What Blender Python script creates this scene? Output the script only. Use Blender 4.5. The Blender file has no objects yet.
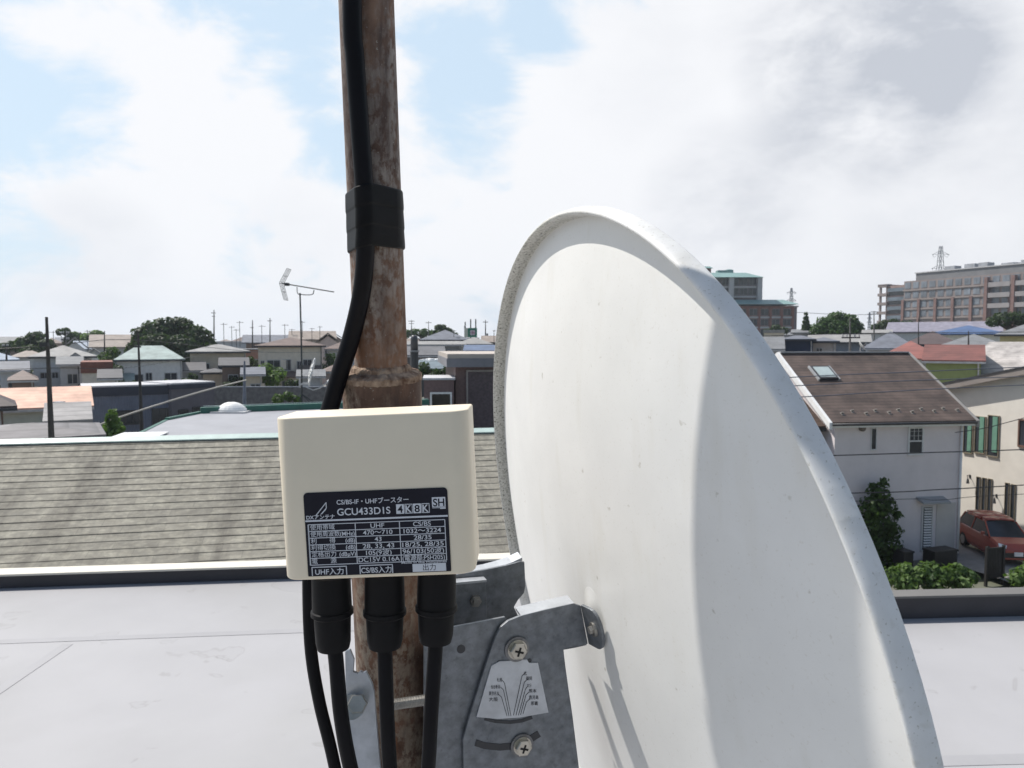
import bpy, bmesh, math, random
from mathutils import Vector, Matrix
R = math.radians
random.seed(7)
SC = bpy.context.scene
COL = SC.collection

# ------------------------------------------------------------------ camera
F = 740.0; CZ = 9.4; PITCH = math.atan(44/740)
cd = bpy.data.cameras.new('camera'); cam = bpy.data.objects.new('camera', cd); COL.objects.link(cam)
cam.location = (0, 0, CZ); cam.rotation_euler = (R(90)-PITCH, 0, 0)
cd.sensor_width = 36; cd.lens = F/1024*36; cd.clip_start = .02; cd.clip_end = 6000
cd.dof.use_dof = True; cd.dof.focus_distance = .42; cd.dof.aperture_fstop = 45
SC.camera = cam

def ray(px, py):
    u = (px-512)/F; v = (384-py)/F; c, s = math.cos(PITCH), math.sin(PITCH)
    return Vector((u, c+v*s, -s+v*c))
def W(px, py, d):                       # point on the sight line at world depth y = d
    r = ray(px, py); return Vector((0, 0, CZ))+r*(d/r.y)
def G(px, py, z):                       # point on the sight line at height z
    r = ray(px, py); return Vector((0, 0, CZ))+r*((z-CZ)/r.z)

# ------------------------------------------------------------------ sun, sky, exposure
SUN_AZ, SUN_EL = -60.6, 55.0            # degrees, azimuth clockwise from the view direction (+Y)
sl = bpy.data.lights.new('sun', 'SUN'); so = bpy.data.objects.new('sun', sl); COL.objects.link(so)
sl.energy = 5.0; sl.angle = R(.53); sl.color = (1, .955, .89)
sd = Vector((math.sin(R(SUN_AZ))*math.cos(R(SUN_EL)), math.cos(R(SUN_AZ))*math.cos(R(SUN_EL)), math.sin(R(SUN_EL))))
so.rotation_euler = sd.to_track_quat('Z', 'Y').to_euler()
so.location = (-20, 10, 40)

wd = bpy.data.worlds.new('World'); SC.world = wd; wd.use_nodes = True
nt = wd.node_tree; N = nt.nodes; L = nt.links; N.clear()
def nd(t, **k):
    n = N.new(t)
    for a, b in k.items(): setattr(n, a, b)
    return n
def mth(op, a, b=None, c=None, clamp=False):
    n = N.new('ShaderNodeMath'); n.operation = op; n.use_clamp = clamp
    for i, v in enumerate((a, b, c)):
        if v is None: continue
        if isinstance(v, (int, float)): n.inputs[i].default_value = v
        else: L.new(v, n.inputs[i])
    return n.outputs[0]
wo = nd('ShaderNodeOutputWorld'); bg = nd('ShaderNodeBackground'); L.new(bg.outputs[0], wo.inputs[0])
sky = nd('ShaderNodeTexSky', sky_type='NISHITA', sun_disc=False, sun_elevation=R(SUN_EL), sun_rotation=R(SUN_AZ))
sky.air_density = 1.3; sky.dust_density = 1.5; sky.ozone_density = 1.2
bg.inputs[1].default_value = .1
tc = nd('ShaderNodeTexCoord')
mp = nd('ShaderNodeMapping'); mp.inputs['Scale'].default_value = (1, 1, 1.9); mp.inputs['Location'].default_value = (3.1, .7, 2.2)
L.new(tc.outputs['Generated'], mp.inputs[0])
def noise(scale, detail, rough, dist=0., off=(0, 0, 0)):
    n = nd('ShaderNodeTexNoise'); n.inputs['Scale'].default_value = scale; n.inputs['Detail'].default_value = detail
    n.inputs['Roughness'].default_value = rough; n.inputs['Distortion'].default_value = dist
    L.new(mp.outputs[0], n.inputs['Vector']); return n.outputs['Fac']
def blob(px, py, deg, w):               # a soft patch of sky in one compass direction
    d = ray(px, py).normalized()
    v = nd('ShaderNodeVectorMath', operation='DOT_PRODUCT'); L.new(tc.outputs['Generated'], v.inputs[0]); v.inputs[1].default_value = d
    m = nd('ShaderNodeMapRange', interpolation_type='SMOOTHSTEP')
    m.inputs['From Min'].default_value = math.cos(R(deg)); m.inputs['From Max'].default_value = 1
    m.inputs['To Max'].default_value = w; L.new(v.outputs['Value'], m.inputs['Value'])
    return m.outputs['Result']
cover = mth('MULTIPLY_ADD', noise(4.6, 10, .6, .3), 1.75, -.23)
for b in ((20, 55, 8, -.28), (255, 10, 8, -.26), (500, 85, 8, -.30), (590, 0, 7, -.34), (470, 130, 6, -.2),
          (330, 130, 6, -.16), (60, 140, 7, -.1),
          (120, 60, 7, .24), (215, 100, 7, .22), (180, 190, 12, .12), (560, 130, 6, .12), (720, 130, 22, .35), (950, 100, 22, .3), (430, 230, 12, .2), (90, 250, 9, .1), (250, 215, 10, .12), (70, 60, 5, .12), (640, 90, 10, .1)):
    cover = mth('ADD', cover, blob(*b))
# open sky behind the camera, away from the sun: clouds thin out there
sp_ = nd('ShaderNodeSeparateXYZ'); L.new(tc.outputs['Generated'], sp_.inputs[0])
bk_ = nd('ShaderNodeMapRange', interpolation_type='SMOOTHSTEP'); L.new(sp_.outputs['Y'], bk_.inputs['Value'])
bk_.inputs['From Min'].default_value = -.1; bk_.inputs['From Max'].default_value = .6; bk_.inputs['To Min'].default_value = -.35; bk_.inputs['To Max'].default_value = 0
cover = mth('ADD', cover, bk_.outputs['Result'])
mk = nd('ShaderNodeMapRange', interpolation_type='SMOOTHSTEP'); L.new(cover, mk.inputs['Value'])
mk.inputs['From Min'].default_value = .43; mk.inputs['From Max'].default_value = .80
# thicker cloud is greyer underneath
dark = mth('MULTIPLY', noise(3.4, 7, .55, .2), .0)
for b in ((865, 70, 9, 1.0), (925, 40, 6, .5), (722, 205, 7, .55), (790, 20, 6, .35), (1010, 90, 7, .35), (90, 262, 6, .3), (300, 235, 5, .15), (640, 60, 7, .15), (860, 200, 9, .15), (980, 240, 9, .2)):
    dark = mth('ADD', dark, blob(*b))
dark = mth('MULTIPLY', dark, mth('MULTIPLY_ADD', noise(7.5, 9, .6, .15), 2.6, -.62, clamp=True), clamp=True)
cr = nd('ShaderNodeMix', data_type='RGBA'); L.new(dark, cr.inputs['Factor'])
cr.inputs['A'].default_value = (8.75, 8.85, 9.1, 1); cr.inputs['B'].default_value = (5.3, 5.6, 6.2, 1)
# the clear sky between the clouds is hazy and bright
hz = nd('ShaderNodeMix', data_type='RGBA'); hf_ = nd('ShaderNodeMapRange', interpolation_type='SMOOTHSTEP'); L.new(sp_.outputs['Y'], hf_.inputs['Value'])
hf_.inputs['From Min'].default_value = 0; hf_.inputs['From Max'].default_value = .7; hf_.inputs['To Min'].default_value = 0; hf_.inputs['To Max'].default_value = .8
L.new(hf_.outputs['Result'], hz.inputs['Factor'])
L.new(sky.outputs[0], hz.inputs['A']); hz.inputs['B'].default_value = (6.5, 8.0, 9.4, 1)
mx = nd('ShaderNodeMix', data_type='RGBA'); L.new(mk.outputs['Result'], mx.inputs['Factor'])
L.new(hz.outputs['Result'], mx.inputs['A']); L.new(cr.outputs['Result'], mx.inputs['B'])
L.new(mx.outputs['Result'], bg.inputs[0])

SC.view_settings.view_transform = 'Standard'; SC.view_settings.look = 'None'
SC.view_settings.exposure = 0.13; SC.view_settings.gamma = 1.0; SC.view_settings.use_curve_mapping = False
SC.cycles.use_denoising = True
SC.cycles.max_bounces = 8

# ------------------------------------------------------------------ helpers
class MB:
    def __init__(s): s.v = []; s.f = []
    def poly(s, pts, flip=False):
        i = len(s.v); s.v += [tuple(p) for p in pts]; r = list(range(i, i+len(pts))); s.f.append(r[::-1] if flip else r); return s
    def box(s, x0, x1, y0, y1, z0, z1):
        i = len(s.v)
        s.v += [(x0,y0,z0),(x1,y0,z0),(x1,y1,z0),(x0,y1,z0),(x0,y0,z1),(x1,y0,z1),(x1,y1,z1),(x0,y1,z1)]
        s.f += [[i+k for k in q] for q in ((3,2,1,0),(4,5,6,7),(0,1,5,4),(1,2,6,5),(2,3,7,6),(3,0,4,7))]; return s
    def prism(s, poly, off):                # polygon (3-D points, counter-clockwise seen against off) swept by the vector off
        i = len(s.v); n = len(poly); off = Vector(off)
        s.v += [tuple(p) for p in poly]+[tuple(Vector(p)+off) for p in poly]
        s.f.append([i+k for k in range(n)][::-1]); s.f.append([i+n+k for k in range(n)])
        for k in range(n):
            j = (k+1) % n; s.f.append([i+k, i+j, i+n+j, i+n+k])
        return s
    def ring(s, c, x, y, r, n):
        i = len(s.v)
        for k in range(n):
            a = 2*math.pi*k/n; s.v.append(tuple(Vector(c)+Vector(x)*(r*math.cos(a))+Vector(y)*(r*math.sin(a))))
        return i
    def tube(s, pts, r, n=8, cap=True):
        pts = [Vector(p) for p in pts]; rs = r if isinstance(r, (list, tuple)) else [r]*len(pts); up = None; last = None
        for k, p in enumerate(pts):
            t = (pts[min(k+1, len(pts)-1)]-pts[max(k-1, 0)]).normalized()
            if up is None: up = t.orthogonal().normalized()
            up = (up-t*up.dot(t)).normalized(); i = s.ring(p, up, t.cross(up), rs[k], n)
            if last is not None:
                for q in range(n):
                    w = (q+1) % n; s.f.append([last+q, last+w, i+w, i+q])
            elif cap: s.f.append([i+q for q in range(n)][::-1])
            last = i
        if cap: s.f.append([last+q for q in range(n)])
        return s
    def build(s, name, mat, parent=None, smooth=False, bevel=0, auto=None):
        me = bpy.data.meshes.new(name); me.from_pydata(s.v, [], s.f); me.update()
        bm = bmesh.new(); bm.from_mesh(me)
        bmesh.ops.recalc_face_normals(bm, faces=bm.faces)
        if bevel:
            es = [e for e in bm.edges if len(e.link_faces) == 2 and e.calc_face_angle(0) > .6]
            bmesh.ops.bevel(bm, geom=es, offset=bevel, segments=2, affect='EDGES', profile=.6)
        bm.to_mesh(me); bm.free()
        if smooth or auto:
            for p in me.polygons: p.use_smooth = True
            if auto: me.set_sharp_from_angle(angle=R(auto))
        me.materials.append(mat)
        o = bpy.data.objects.new(name, me); COL.objects.link(o)
        if parent: o.parent = parent
        return o
def tag(o, label=None, cat=None, group=None, kind=None):
    for k, v in (('label', label), ('category', cat), ('group', group), ('kind', kind)):
        if v: o[k] = v
    return o
def empty(name, loc, rz=0, **k):
    o = bpy.data.objects.new(name, None); COL.objects.link(o); o.location = loc; o.rotation_euler = (0, 0, rz)
    o.empty_display_size = .2; return tag(o, **k)
def frame_empty(name, M, **k):
    o = bpy.data.objects.new(name, None); COL.objects.link(o); o.matrix_world = M; o.empty_display_size = .05; return tag(o, **k)
def copy_tree(o, parent=None):
    c = o.copy(); COL.objects.link(c)
    if parent: c.parent = parent
    for ch in list(o.children): copy_tree(ch, c)
    return c

MATS = {}
def mat(name, col, rough=.7, var=.12, scale=4., metal=0., bump=0., bscale=None, col2=None, detail=5., spec=None, thresh=(.35, .65)):
    if name in MATS: return MATS[name]
    m = bpy.data.materials.new(name); m.use_nodes = True; t = m.node_tree; b = t.nodes['Principled BSDF']
    b.inputs['Roughness'].default_value = rough; b.inputs['Metallic'].default_value = metal
    if spec is not None: b.inputs['Specular IOR Level'].default_value = spec
    c = t.nodes.new('ShaderNodeTexCoord'); n = t.nodes.new('ShaderNodeTexNoise')
    n.inputs['Scale'].default_value = scale; n.inputs['Detail'].default_value = detail; n.inputs['Roughness'].default_value = .6
    t.links.new(c.outputs['Object'], n.inputs['Vector'])
    r = t.nodes.new('ShaderNodeValToRGB'); t.links.new(n.outputs['Fac'], r.inputs[0])
    r.color_ramp.elements[0].position, r.color_ramp.elements[1].position = thresh
    lo = col2 if col2 else [x*(1-var) for x in col]; hi = col if col2 else [min(1, x*(1+var)) for x in col]
    r.color_ramp.elements[0].color = (*lo, 1); r.color_ramp.elements[1].color = (*hi, 1)
    t.links.new(r.outputs[0], b.inputs['Base Color'])
    if bump:
        n2 = t.nodes.new('ShaderNodeTexNoise'); n2.inputs['Scale'].default_value = bscale or scale*4; n2.inputs['Detail'].default_value = 6
        t.links.new(c.outputs['Object'], n2.inputs['Vector'])
        bp = t.nodes.new('ShaderNodeBump'); bp.inputs['Strength'].default_value = bump; bp.inputs['Distance'].default_value = .2/(bscale or scale*4)
        t.links.new(n2.outputs['Fac'], bp.inputs['Height']); t.links.new(bp.outputs[0], b.inputs['Normal'])
    MATS[name] = m; return m
def tnode(m, typ, **inp):
    n = m.node_tree.nodes.new(typ)
    for k, v in inp.items():
        k2 = k.replace('_', ' ')
        n.inputs[k2].default_value = v
    return n

def roofmat(name, col, pitch=.28, depth=.35, rough=.6, var=.22):
    """courses of tiles: dark joint lines at equal steps of height, blotchy weathering"""
    if name in MATS: return MATS[name]
    m = mat(name, col, rough, var, 1.1, detail=8)
    t = m.node_tree; b = t.nodes['Principled BSDF']; ramp = [n for n in t.nodes if n.type == 'VALTORGB'][0]
    c = [n for n in t.nodes if n.type == 'TEX_COORD'][0]
    s = t.nodes.new('ShaderNodeSeparateXYZ'); t.links.new(c.outputs['Object'], s.inputs[0])
    a = t.nodes.new('ShaderNodeMath'); a.operation = 'DIVIDE'; t.links.new(s.outputs['Z'], a.inputs[0]); a.inputs[1].default_value = pitch*.45
    fr = t.nodes.new('ShaderNodeMath'); fr.operation = 'FRACT'; t.links.new(a.outputs[0], fr.inputs[0])
    rr = t.nodes.new('ShaderNodeValToRGB'); t.links.new(fr.outputs[0], rr.inputs[0])
    rr.color_ramp.elements[0].color = (1-depth, 1-depth, 1-depth, 1); rr.color_ramp.elements[1].color = (1, 1, 1, 1); rr.color_ramp.elements[1].position = .35
    mx = t.nodes.new('ShaderNodeMix'); mx.data_type = 'RGBA'; mx.blend_type = 'MULTIPLY'; mx.inputs['Factor'].default_value = 1
    t.links.new(ramp.outputs[0], mx.inputs['A']); t.links.new(rr.outputs[0], mx.inputs['B']); t.links.new(mx.outputs['Result'], b.inputs['Base Color'])
    bp = t.nodes.new('ShaderNodeBump'); bp.inputs['Strength'].default_value = .5; bp.inputs['Distance'].default_value = .03
    t.links.new(fr.outputs[0], bp.inputs['Height']); t.links.new(bp.outputs[0], b.inputs['Normal'])
    return m
def leafmat(name, c1, c2):
    if name in MATS: return MATS[name]
    m = mat(name, c1, .55, col2=c2, scale=1.7, detail=3, spec=.25)
    t = m.node_tree; b = t.nodes['Principled BSDF']; out = t.nodes['Material Output']
    tr = t.nodes.new('ShaderNodeBsdfTranslucent'); tr.inputs[0].default_value = (c1[0]*1.3, c1[1]*1.5, c1[2]*.8, 1)
    ms = t.nodes.new('ShaderNodeMixShader'); ms.inputs[0].default_value = .3
    t.links.new(b.outputs[0], ms.inputs[1]); t.links.new(tr.outputs[0], ms.inputs[2]); t.links.new(ms.outputs[0], out.inputs[0])
    return m

GLASS = mat('window_glass', (.03, .036, .045), .12, .3, .8)
WHITE = mat('white_paint', (.74, .74, .73), .5, .06, 3)
ALU = mat('window_aluminium', (.42, .42, .43), .4, .1, 3, metal=.3)
DARKMETAL = mat('dark_metal', (.035, .036, .04), .5, .2, 3)
CONC = mat('pole_concrete', (.15, .145, .14), .8, .2, 5, bump=.2)
DARKPOLE = mat('dark_pole', (.05, .045, .042), .8, .25, 5)
ZINC = mat('zinc_steel', (.33, .36, .40), .42, .2, 60, metal=.75, bump=.05, bscale=500)

ANCH = []                                # terrain height anchors
# ------------------------------------------------------------------ generic building
def building(name, label, cat, pl, pr, dp, zb, h, roof, rise, over, mw, mr, wins=(), group=None, thick=.18, trim=None, fascia=None, inset=None, foot=3., roofname='roof'):
    """front base line from pl to pr (x, y); dp depth; walls zb .. zb+h; returns the thing"""
    pl, pr = Vector(pl[:2]), Vector(pr[:2]); w = (pr-pl).length; c = (pl+pr)/2; rz = math.atan2(pr.y-pl.y, pr.x-pl.x)
    t = empty(name, (c.x, c.y, zb), rz, label=label, cat=cat, group=group)
    x = w/2
    nx = Vector((-(pr-pl).y, (pr-pl).x)).normalized(); m_ = c+nx*dp/2; ANCH.append((m_.x, m_.y, zb)); ANCH.append((c.x, c.y, zb))
    b = MB()
    if roof == 'gx':                     # ridge along x
        prof = [(0, -foot), (0, h), (dp/2, h+rise*(dp/2)/(dp/2+over)), (dp, h), (dp, -foot)]
        b.prism([(-x, y, z) for y, z in prof], (w, 0, 0))
    elif roof == 'gy':
        prof = [(-x, -foot), (x, -foot), (x, h), (0, h+rise*x/(x+over)), (-x, h)]
        b.prism([(a, 0, z) for a, z in prof], (0, dp, 0))
    else: b.box(-x, x, 0, dp, -foot, h)
    b.build('wall', mw, t)
    o = over; r = MB(); tk = Vector((0, 0, thick))
    if roof == 'gx':
        s = rise*over/(dp/2+over)*0
        a = [(-x-o, -o, h-s), (x+o, -o, h-s), (x+o, dp/2, h+rise), (-x-o, dp/2, h+rise)]
        d = [(-x-o, dp/2, h+rise), (x+o, dp/2, h+rise), (x+o, dp+o, h-s), (-x-o, dp+o, h-s)]
        r.prism(a, tk); r.prism(d, tk)
    elif roof == 'gy':
        a = [(-x-o, -o, h), (0, -o, h+rise), (0, dp+o, h+rise), (-x-o, dp+o, h)]
        d = [(0, -o, h+rise), (x+o, -o, h), (x+o, dp+o, h), (0, dp+o, h+rise)]
        r.prism(a, tk); r.prism(d, tk)
    elif roof == 'hip':
        i = inset if inset is not None else min(x, dp/2)
        e = [(-x-o, -o, h), (x+o, -o, h), (x+o, dp+o, h), (-x-o, dp+o, h)]
        k0, k1 = (-x+i, dp/2, h+rise), (x-i, dp/2, h+rise)
        up = lambda p: (p[0], p[1], p[2]+thick)
        E_ = [up(p) for p in e]
        if i >= x-.01:
            k0 = k1 = (0, dp/2, h+rise)
            for q in range(4): r.poly([E_[q], E_[(q+1) % 4], k0])
        else:
            r.poly([E_[0], E_[1], k1, k0]); r.poly([E_[1], E_[2], k1]); r.poly([E_[2], E_[3], k0, k1]); r.poly([E_[3], E_[0], k0])
        for q in range(4): r.poly([e[q], e[(q+1) % 4], E_[(q+1) % 4], E_[q]])
        r.poly(e[::-1])
    elif roof == 'flat':
        r.box(-x-o, x+o, -o, dp+o, h, h+rise)
    elif roof == 'shed':
        r.prism([(-x-o, -o, h), (x+o, -o, h), (x+o, dp+o, h+rise), (-x-o, dp+o, h+rise)], tk)
    ro = r.build(roofname, mr, t)
    if trim:
        g = MB()
        if roof == 'gx':
            for y in (-o-.06,): g.box(-x-o, x+o, y, y+.12, h-.12, h+.03)
        else:
            g.box(-x-o, x+o, -o-.08, -o+.02, h-.1, h+thick*.6)
        g.build('gutter', trim, t)
    if not trim and roof in ('hip', 'gx') and m_.length < 108 and name != 'brown_roofed_house':
        g = MB(); g.box(-x-o, x+o, -o-.10, -o-.005, h-.02, h+.10); g.build('gutter', DARKMETAL if len(label) % 2 else ALU, t)
        g = MB(); g.tube([(x-.15, -o-.05, h-.02), (x-.12, -.07, h-.5), (x-.12, -.07, -1)], .05, 6); g.build('downpipe', ALU if len(label) % 3 else DARKMETAL, t)
        for wn in wins[:3]:
            if wn[0] == 'f' and wn[3] > .75: g = MB(); g.box(-x+wn[1]+wn[3]+.09, -x+wn[1]+wn[3]*1.45+.09, -.10, -.002, wn[2]-.05, wn[2]+wn[4]+.08); g.build('shutter_box', mw, t)
    if fascia:
        g = MB(); g.box(-x-o-.03, x+o+.03, -o-.03, dp+o+.03, h-fascia[0], h-.002); g.build('fascia', fascia[1], t)
    for wn in wins: window(t, x, dp, *wn)
    return t
def window(t, x, dp, face, u, z, ww, hh, mf=None, mp=None, mull=1, label=None, fw=None):
    """u across the face from its left end, z the sill height; frame is a ring, glass set back in it"""
    mf = mf or ALU; mp = mp or GLASS
    def mp3(a, d, zz):
        if face == 'f': return (-x+a, -d, zz)
        if face == 'l': return (-x-d, dp-a, zz)
        if face == 'r': return (x+d, a, zz)
    def bx(mb, a0, a1, d0, d1, z0, z1):
        p, q = mp3(a0, d0, z0), mp3(a1, d1, z1)
        mb.box(min(p[0], q[0]), max(p[0], q[0]), min(p[1], q[1]), max(p[1], q[1]), min(p[2], q[2]), max(p[2], q[2]))
    fw = fw or min(.07, ww*.12); f = MB()
    bx(f, u-fw, u, -.05, .06, z-fw, z+hh+fw); bx(f, u+ww, u+ww+fw, -.05, .06, z-fw, z+hh+fw)
    bx(f, u, u+ww, -.05, .06, z+hh, z+hh+fw); bx(f, u-.03, u+ww+.03, -.05, .085, z-fw-.02, z)
    for k in range(1, mull+1): bx(f, u+ww*k/(mull+1)-.025, u+ww*k/(mull+1)+.025, -.05, .05, z, z+hh)
    fo = f.build('window', mf, t)
    p = MB(); bx(p, u, u+ww, -.05, .02, z, z+hh); p.build('pane', mp, fo)
    if label: fo['label'] = label
    return fo

def house_px(name, label, px0, px1, py, d, h, dp, roof, rise, mw, mr, wins=(), d1=None, over=.5, py1=None, **k):
    if d1 is None: u = ((px0+px1)/2-512)/F; d1 = d-u*(px1-px0)/F*d/(1+u*u)
    a, b = W(px0, py, d), W(px1, py1 or py, d1)
    return building(name, label, 'house' if 'house' in name else 'building', a, b, dp, (a.z+b.z)/2-h, h, roof, rise, over, mw, mr, wins, **k)

# ------------------------------------------------------------------ trees
def foliage(lobes, n, size, flat=.0, rnd=None):
    rnd = rnd or random
    b = MB(); tot = sum(l[3]*l[4]*l[5] for l in lobes)
    wts = [(l[3]*l[4]*l[5])**(2/3) for l in lobes]; tw = sum(wts)
    for l, wt in zip(lobes, wts):
        for _ in range(int(n*wt/tw)):
            v = Vector((rnd.gauss(0, 1), rnd.gauss(0, 1), rnd.gauss(0, 1))).normalized()
            rr = (.35+.65*rnd.random()**.5)*(1+.10*math.sin(v.x*5+l[0])*math.sin(v.y*6+l[1]*2)+.08*math.sin(v.z*9+l[2]))
            if rnd.random() < .05: rr *= 1.1
            p = Vector((l[0]+v.x*l[3]*rr, l[1]+v.y*l[4]*rr, l[2]+v.z*l[5]*rr))
            nn = (v+Vector((rnd.uniform(-1, 1), rnd.uniform(-1, 1), rnd.uniform(-.6, 1)))*.8).normalized()
            t = nn.orthogonal().normalized(); t = Matrix.Rotation(rnd.uniform(0, 6.28), 3, nn) @ t; q = nn.cross(t)
            s = size*rnd.uniform(.6, 1.3); a = s*.62
            b.poly([p-t*s, p-q*a+nn*s*.12, p+t*s, p+q*a+nn*s*.12])
    return b
def tree(name, label, base, lobes, n, size, lm, trunk=.25, cat='tree', group=None):
    t = empty(name, base, 0, label=label, cat=cat, group=group); ANCH.append(tuple(base))
    top = max(lobes, key=lambda l: l[2]); tk = MB()
    tk.tube([(0, 0, -1), (.05, .02, top[2]*.4), (top[0]*.5, top[1]*.5, top[2]*.75), (top[0], top[1], top[2]+top[5]*.5)], [trunk, trunk*.8, trunk*.55, trunk*.15], 8)
    for l in lobes[:8]:
        tk.tube([(0, 0, top[2]*.3), (l[0]*.6, l[1]*.6, l[2]*.8), (l[0], l[1], l[2])], [trunk*.45, trunk*.3, trunk*.1], 6)
    tk.build('trunk', mat('bark', (.06, .045, .035), .9, .3, 6), t)
    foliage(lobes, n, size).build('crown', lm, t)
    return t
def px_lobes(base, items):
    """items: (px, py, d, radius px) -> lobes relative to base"""
    out = []
    for px, py, d, r in items:
        p = W(px, py, d)-base; rr = r*d/F; out.append((p.x, p.y, p.z, rr, rr, rr*.92))
    return out
LEAF_DARK = leafmat('dark_leaves', (.05, .08, .03), (.018, .032, .014))
LEAF_MID = leafmat('mid_leaves', (.07, .12, .03), (.03, .055, .016))
LEAF_PALE = leafmat('bright_leaves', (.12, .19, .05), (.05, .09, .025))

# ------------------------------------------------------------------ the flat roof we stand on
DECK = 8.0
m_deck = mat('roof_membrane', (.325, .322, .334), .62, .07, .8, detail=8)
t_ = m_deck.node_tree
def stain(m, scale, lo, hi, k, ring=True):
    """wear with a shape of its own: dried puddle rings and scuffs"""
    t = m.node_tree; b = t.nodes['Principled BSDF']; src = b.inputs['Base Color'].links[0].from_socket
    c = t.nodes.new('ShaderNodeTexCoord'); n = t.nodes.new('ShaderNodeTexNoise'); n.inputs['Scale'].default_value = scale; n.inputs['Detail'].default_value = 4
    n.inputs['Distortion'].default_value = .4
    t.links.new(c.outputs['Object'], n.inputs['Vector']); r = t.nodes.new('ShaderNodeValToRGB'); t.links.new(n.outputs['Fac'], r.inputs[0])
    e = r.color_ramp.elements; e[0].position = lo; e[0].color = (1, 1, 1, 1); e[1].position = hi; e[1].color = (k, k, k*.98, 1)
    if ring:
        q = e.new(hi+.012); q.color = (.97, .97, .97, 1)
    x = t.nodes.new('ShaderNodeMix'); x.data_type = 'RGBA'; x.blend_type = 'MULTIPLY'; x.inputs['Factor'].default_value = 1
    t.links.new(src, x.inputs['A']); t.links.new(r.outputs[0], x.inputs['B']); t.links.new(x.outputs['Result'], b.inputs['Base Color'])
stain(m_deck, 2.3, .640, .655, .86); stain(m_deck, 6, .66, .68, .86); stain(m_deck, .9, .45, .7, .93, False)
m_par = mat('parapet_sheet', (.04, .038, .045), .6, .15, 3)
m_cop = mat('coping_metal', (.62, .58, .50), .5, .06, 2)
m_cop2 = mat('grey_coping', (.13, .125, .12), .6, .1, 2)
bld = empty('flat_roofed_building', (0, 0, 0), 0, label='pale grey flat membrane roof with a low dark parapet, in front of everything', cat='building')
la, lb = G(0, 588.5, DECK), G(282, 579, DECK); ld = (lb-la).normalized(); A0 = la-ld*9; A1 = W(0, 0, 1) and la+ld*((lb-la).length*2.75)
ra, rb = G(901, 619, DECK), G(1024, 616, DECK); rd = (rb-ra).normalized(); B0 = ra-rd*1.05; B1 = rb+rd*9
def para(p, q, hgt, wid, mc, lip):
    d = (q-p).normalized(); nrm = Vector((-d.y, d.x, 0)); up = Vector((0, 0, 1))
    b = MB(); b.prism([p, q, q+nrm*(wid-.02), p+nrm*(wid-.02)], up*hgt)
    po = b.build('parapet', m_par, bld)
    c = MB(); p2, q2 = p-nrm*.018+up*hgt, q-nrm*.018+up*hgt
    c.prism([p2, q2, q2+nrm*(wid+.02), p2+nrm*(wid+.02)], up*.007)
    c.prism([p2-nrm*.001-up*lip, q2-nrm*.001-up*lip, q2+nrm*.0015-up*lip, p2+nrm*.0015-up*lip], up*(lip+.0065))
    # joints of the coping lengths
    c.build('coping', mc, po)
    return nrm
lh = (W(140, 572, la.y).z-DECK)
n1 = para(A0, A1, .078, .10, m_cop, .004)
n2 = para(B0, B1, .115, .075, m_cop2, .004)
# deck as one slab with walls down to the ground
pts = [A0+n1*.08, A1+n1*.08, B0+n2*.1, B1+n2*.1, B1-n2*9, A0-n1*9]
pts = [Vector((p.x, p.y, DECK)) for p in pts]
MB().poly(pts).build('roof_membrane', m_deck, bld)
wl = [p-Vector((0, 0, .05)) for p in pts]
MB().prism([Vector((p.x, p.y, -1)) for p in wl], (0, 0, DECK-.06+1)).build('wall', mat('render_wall', (.42, .40, .37), .85, .08, 2), bld)
# lap joints of the membrane sheets
sm = MB()
def lap(p, q, wid=.05, hh=.0005):
    d = (q-p).normalized(); nrm = Vector((-d.y, d.x, 0)); sm.prism([p, q, q+nrm*wid, p+nrm*wid], (0, 0, hh))
g = lambda x, y: G(x, y, DECK+.001)
lap(g(-300, 655), g(700, 618)); lap(g(-60, 735), g(73, 644)); lap(g(-300, 800), g(1100, 762), .06)

sm.build('lap_joint', mat('membrane_joint', (.30, .298, .31), .6, .05, 3), bld)

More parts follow.
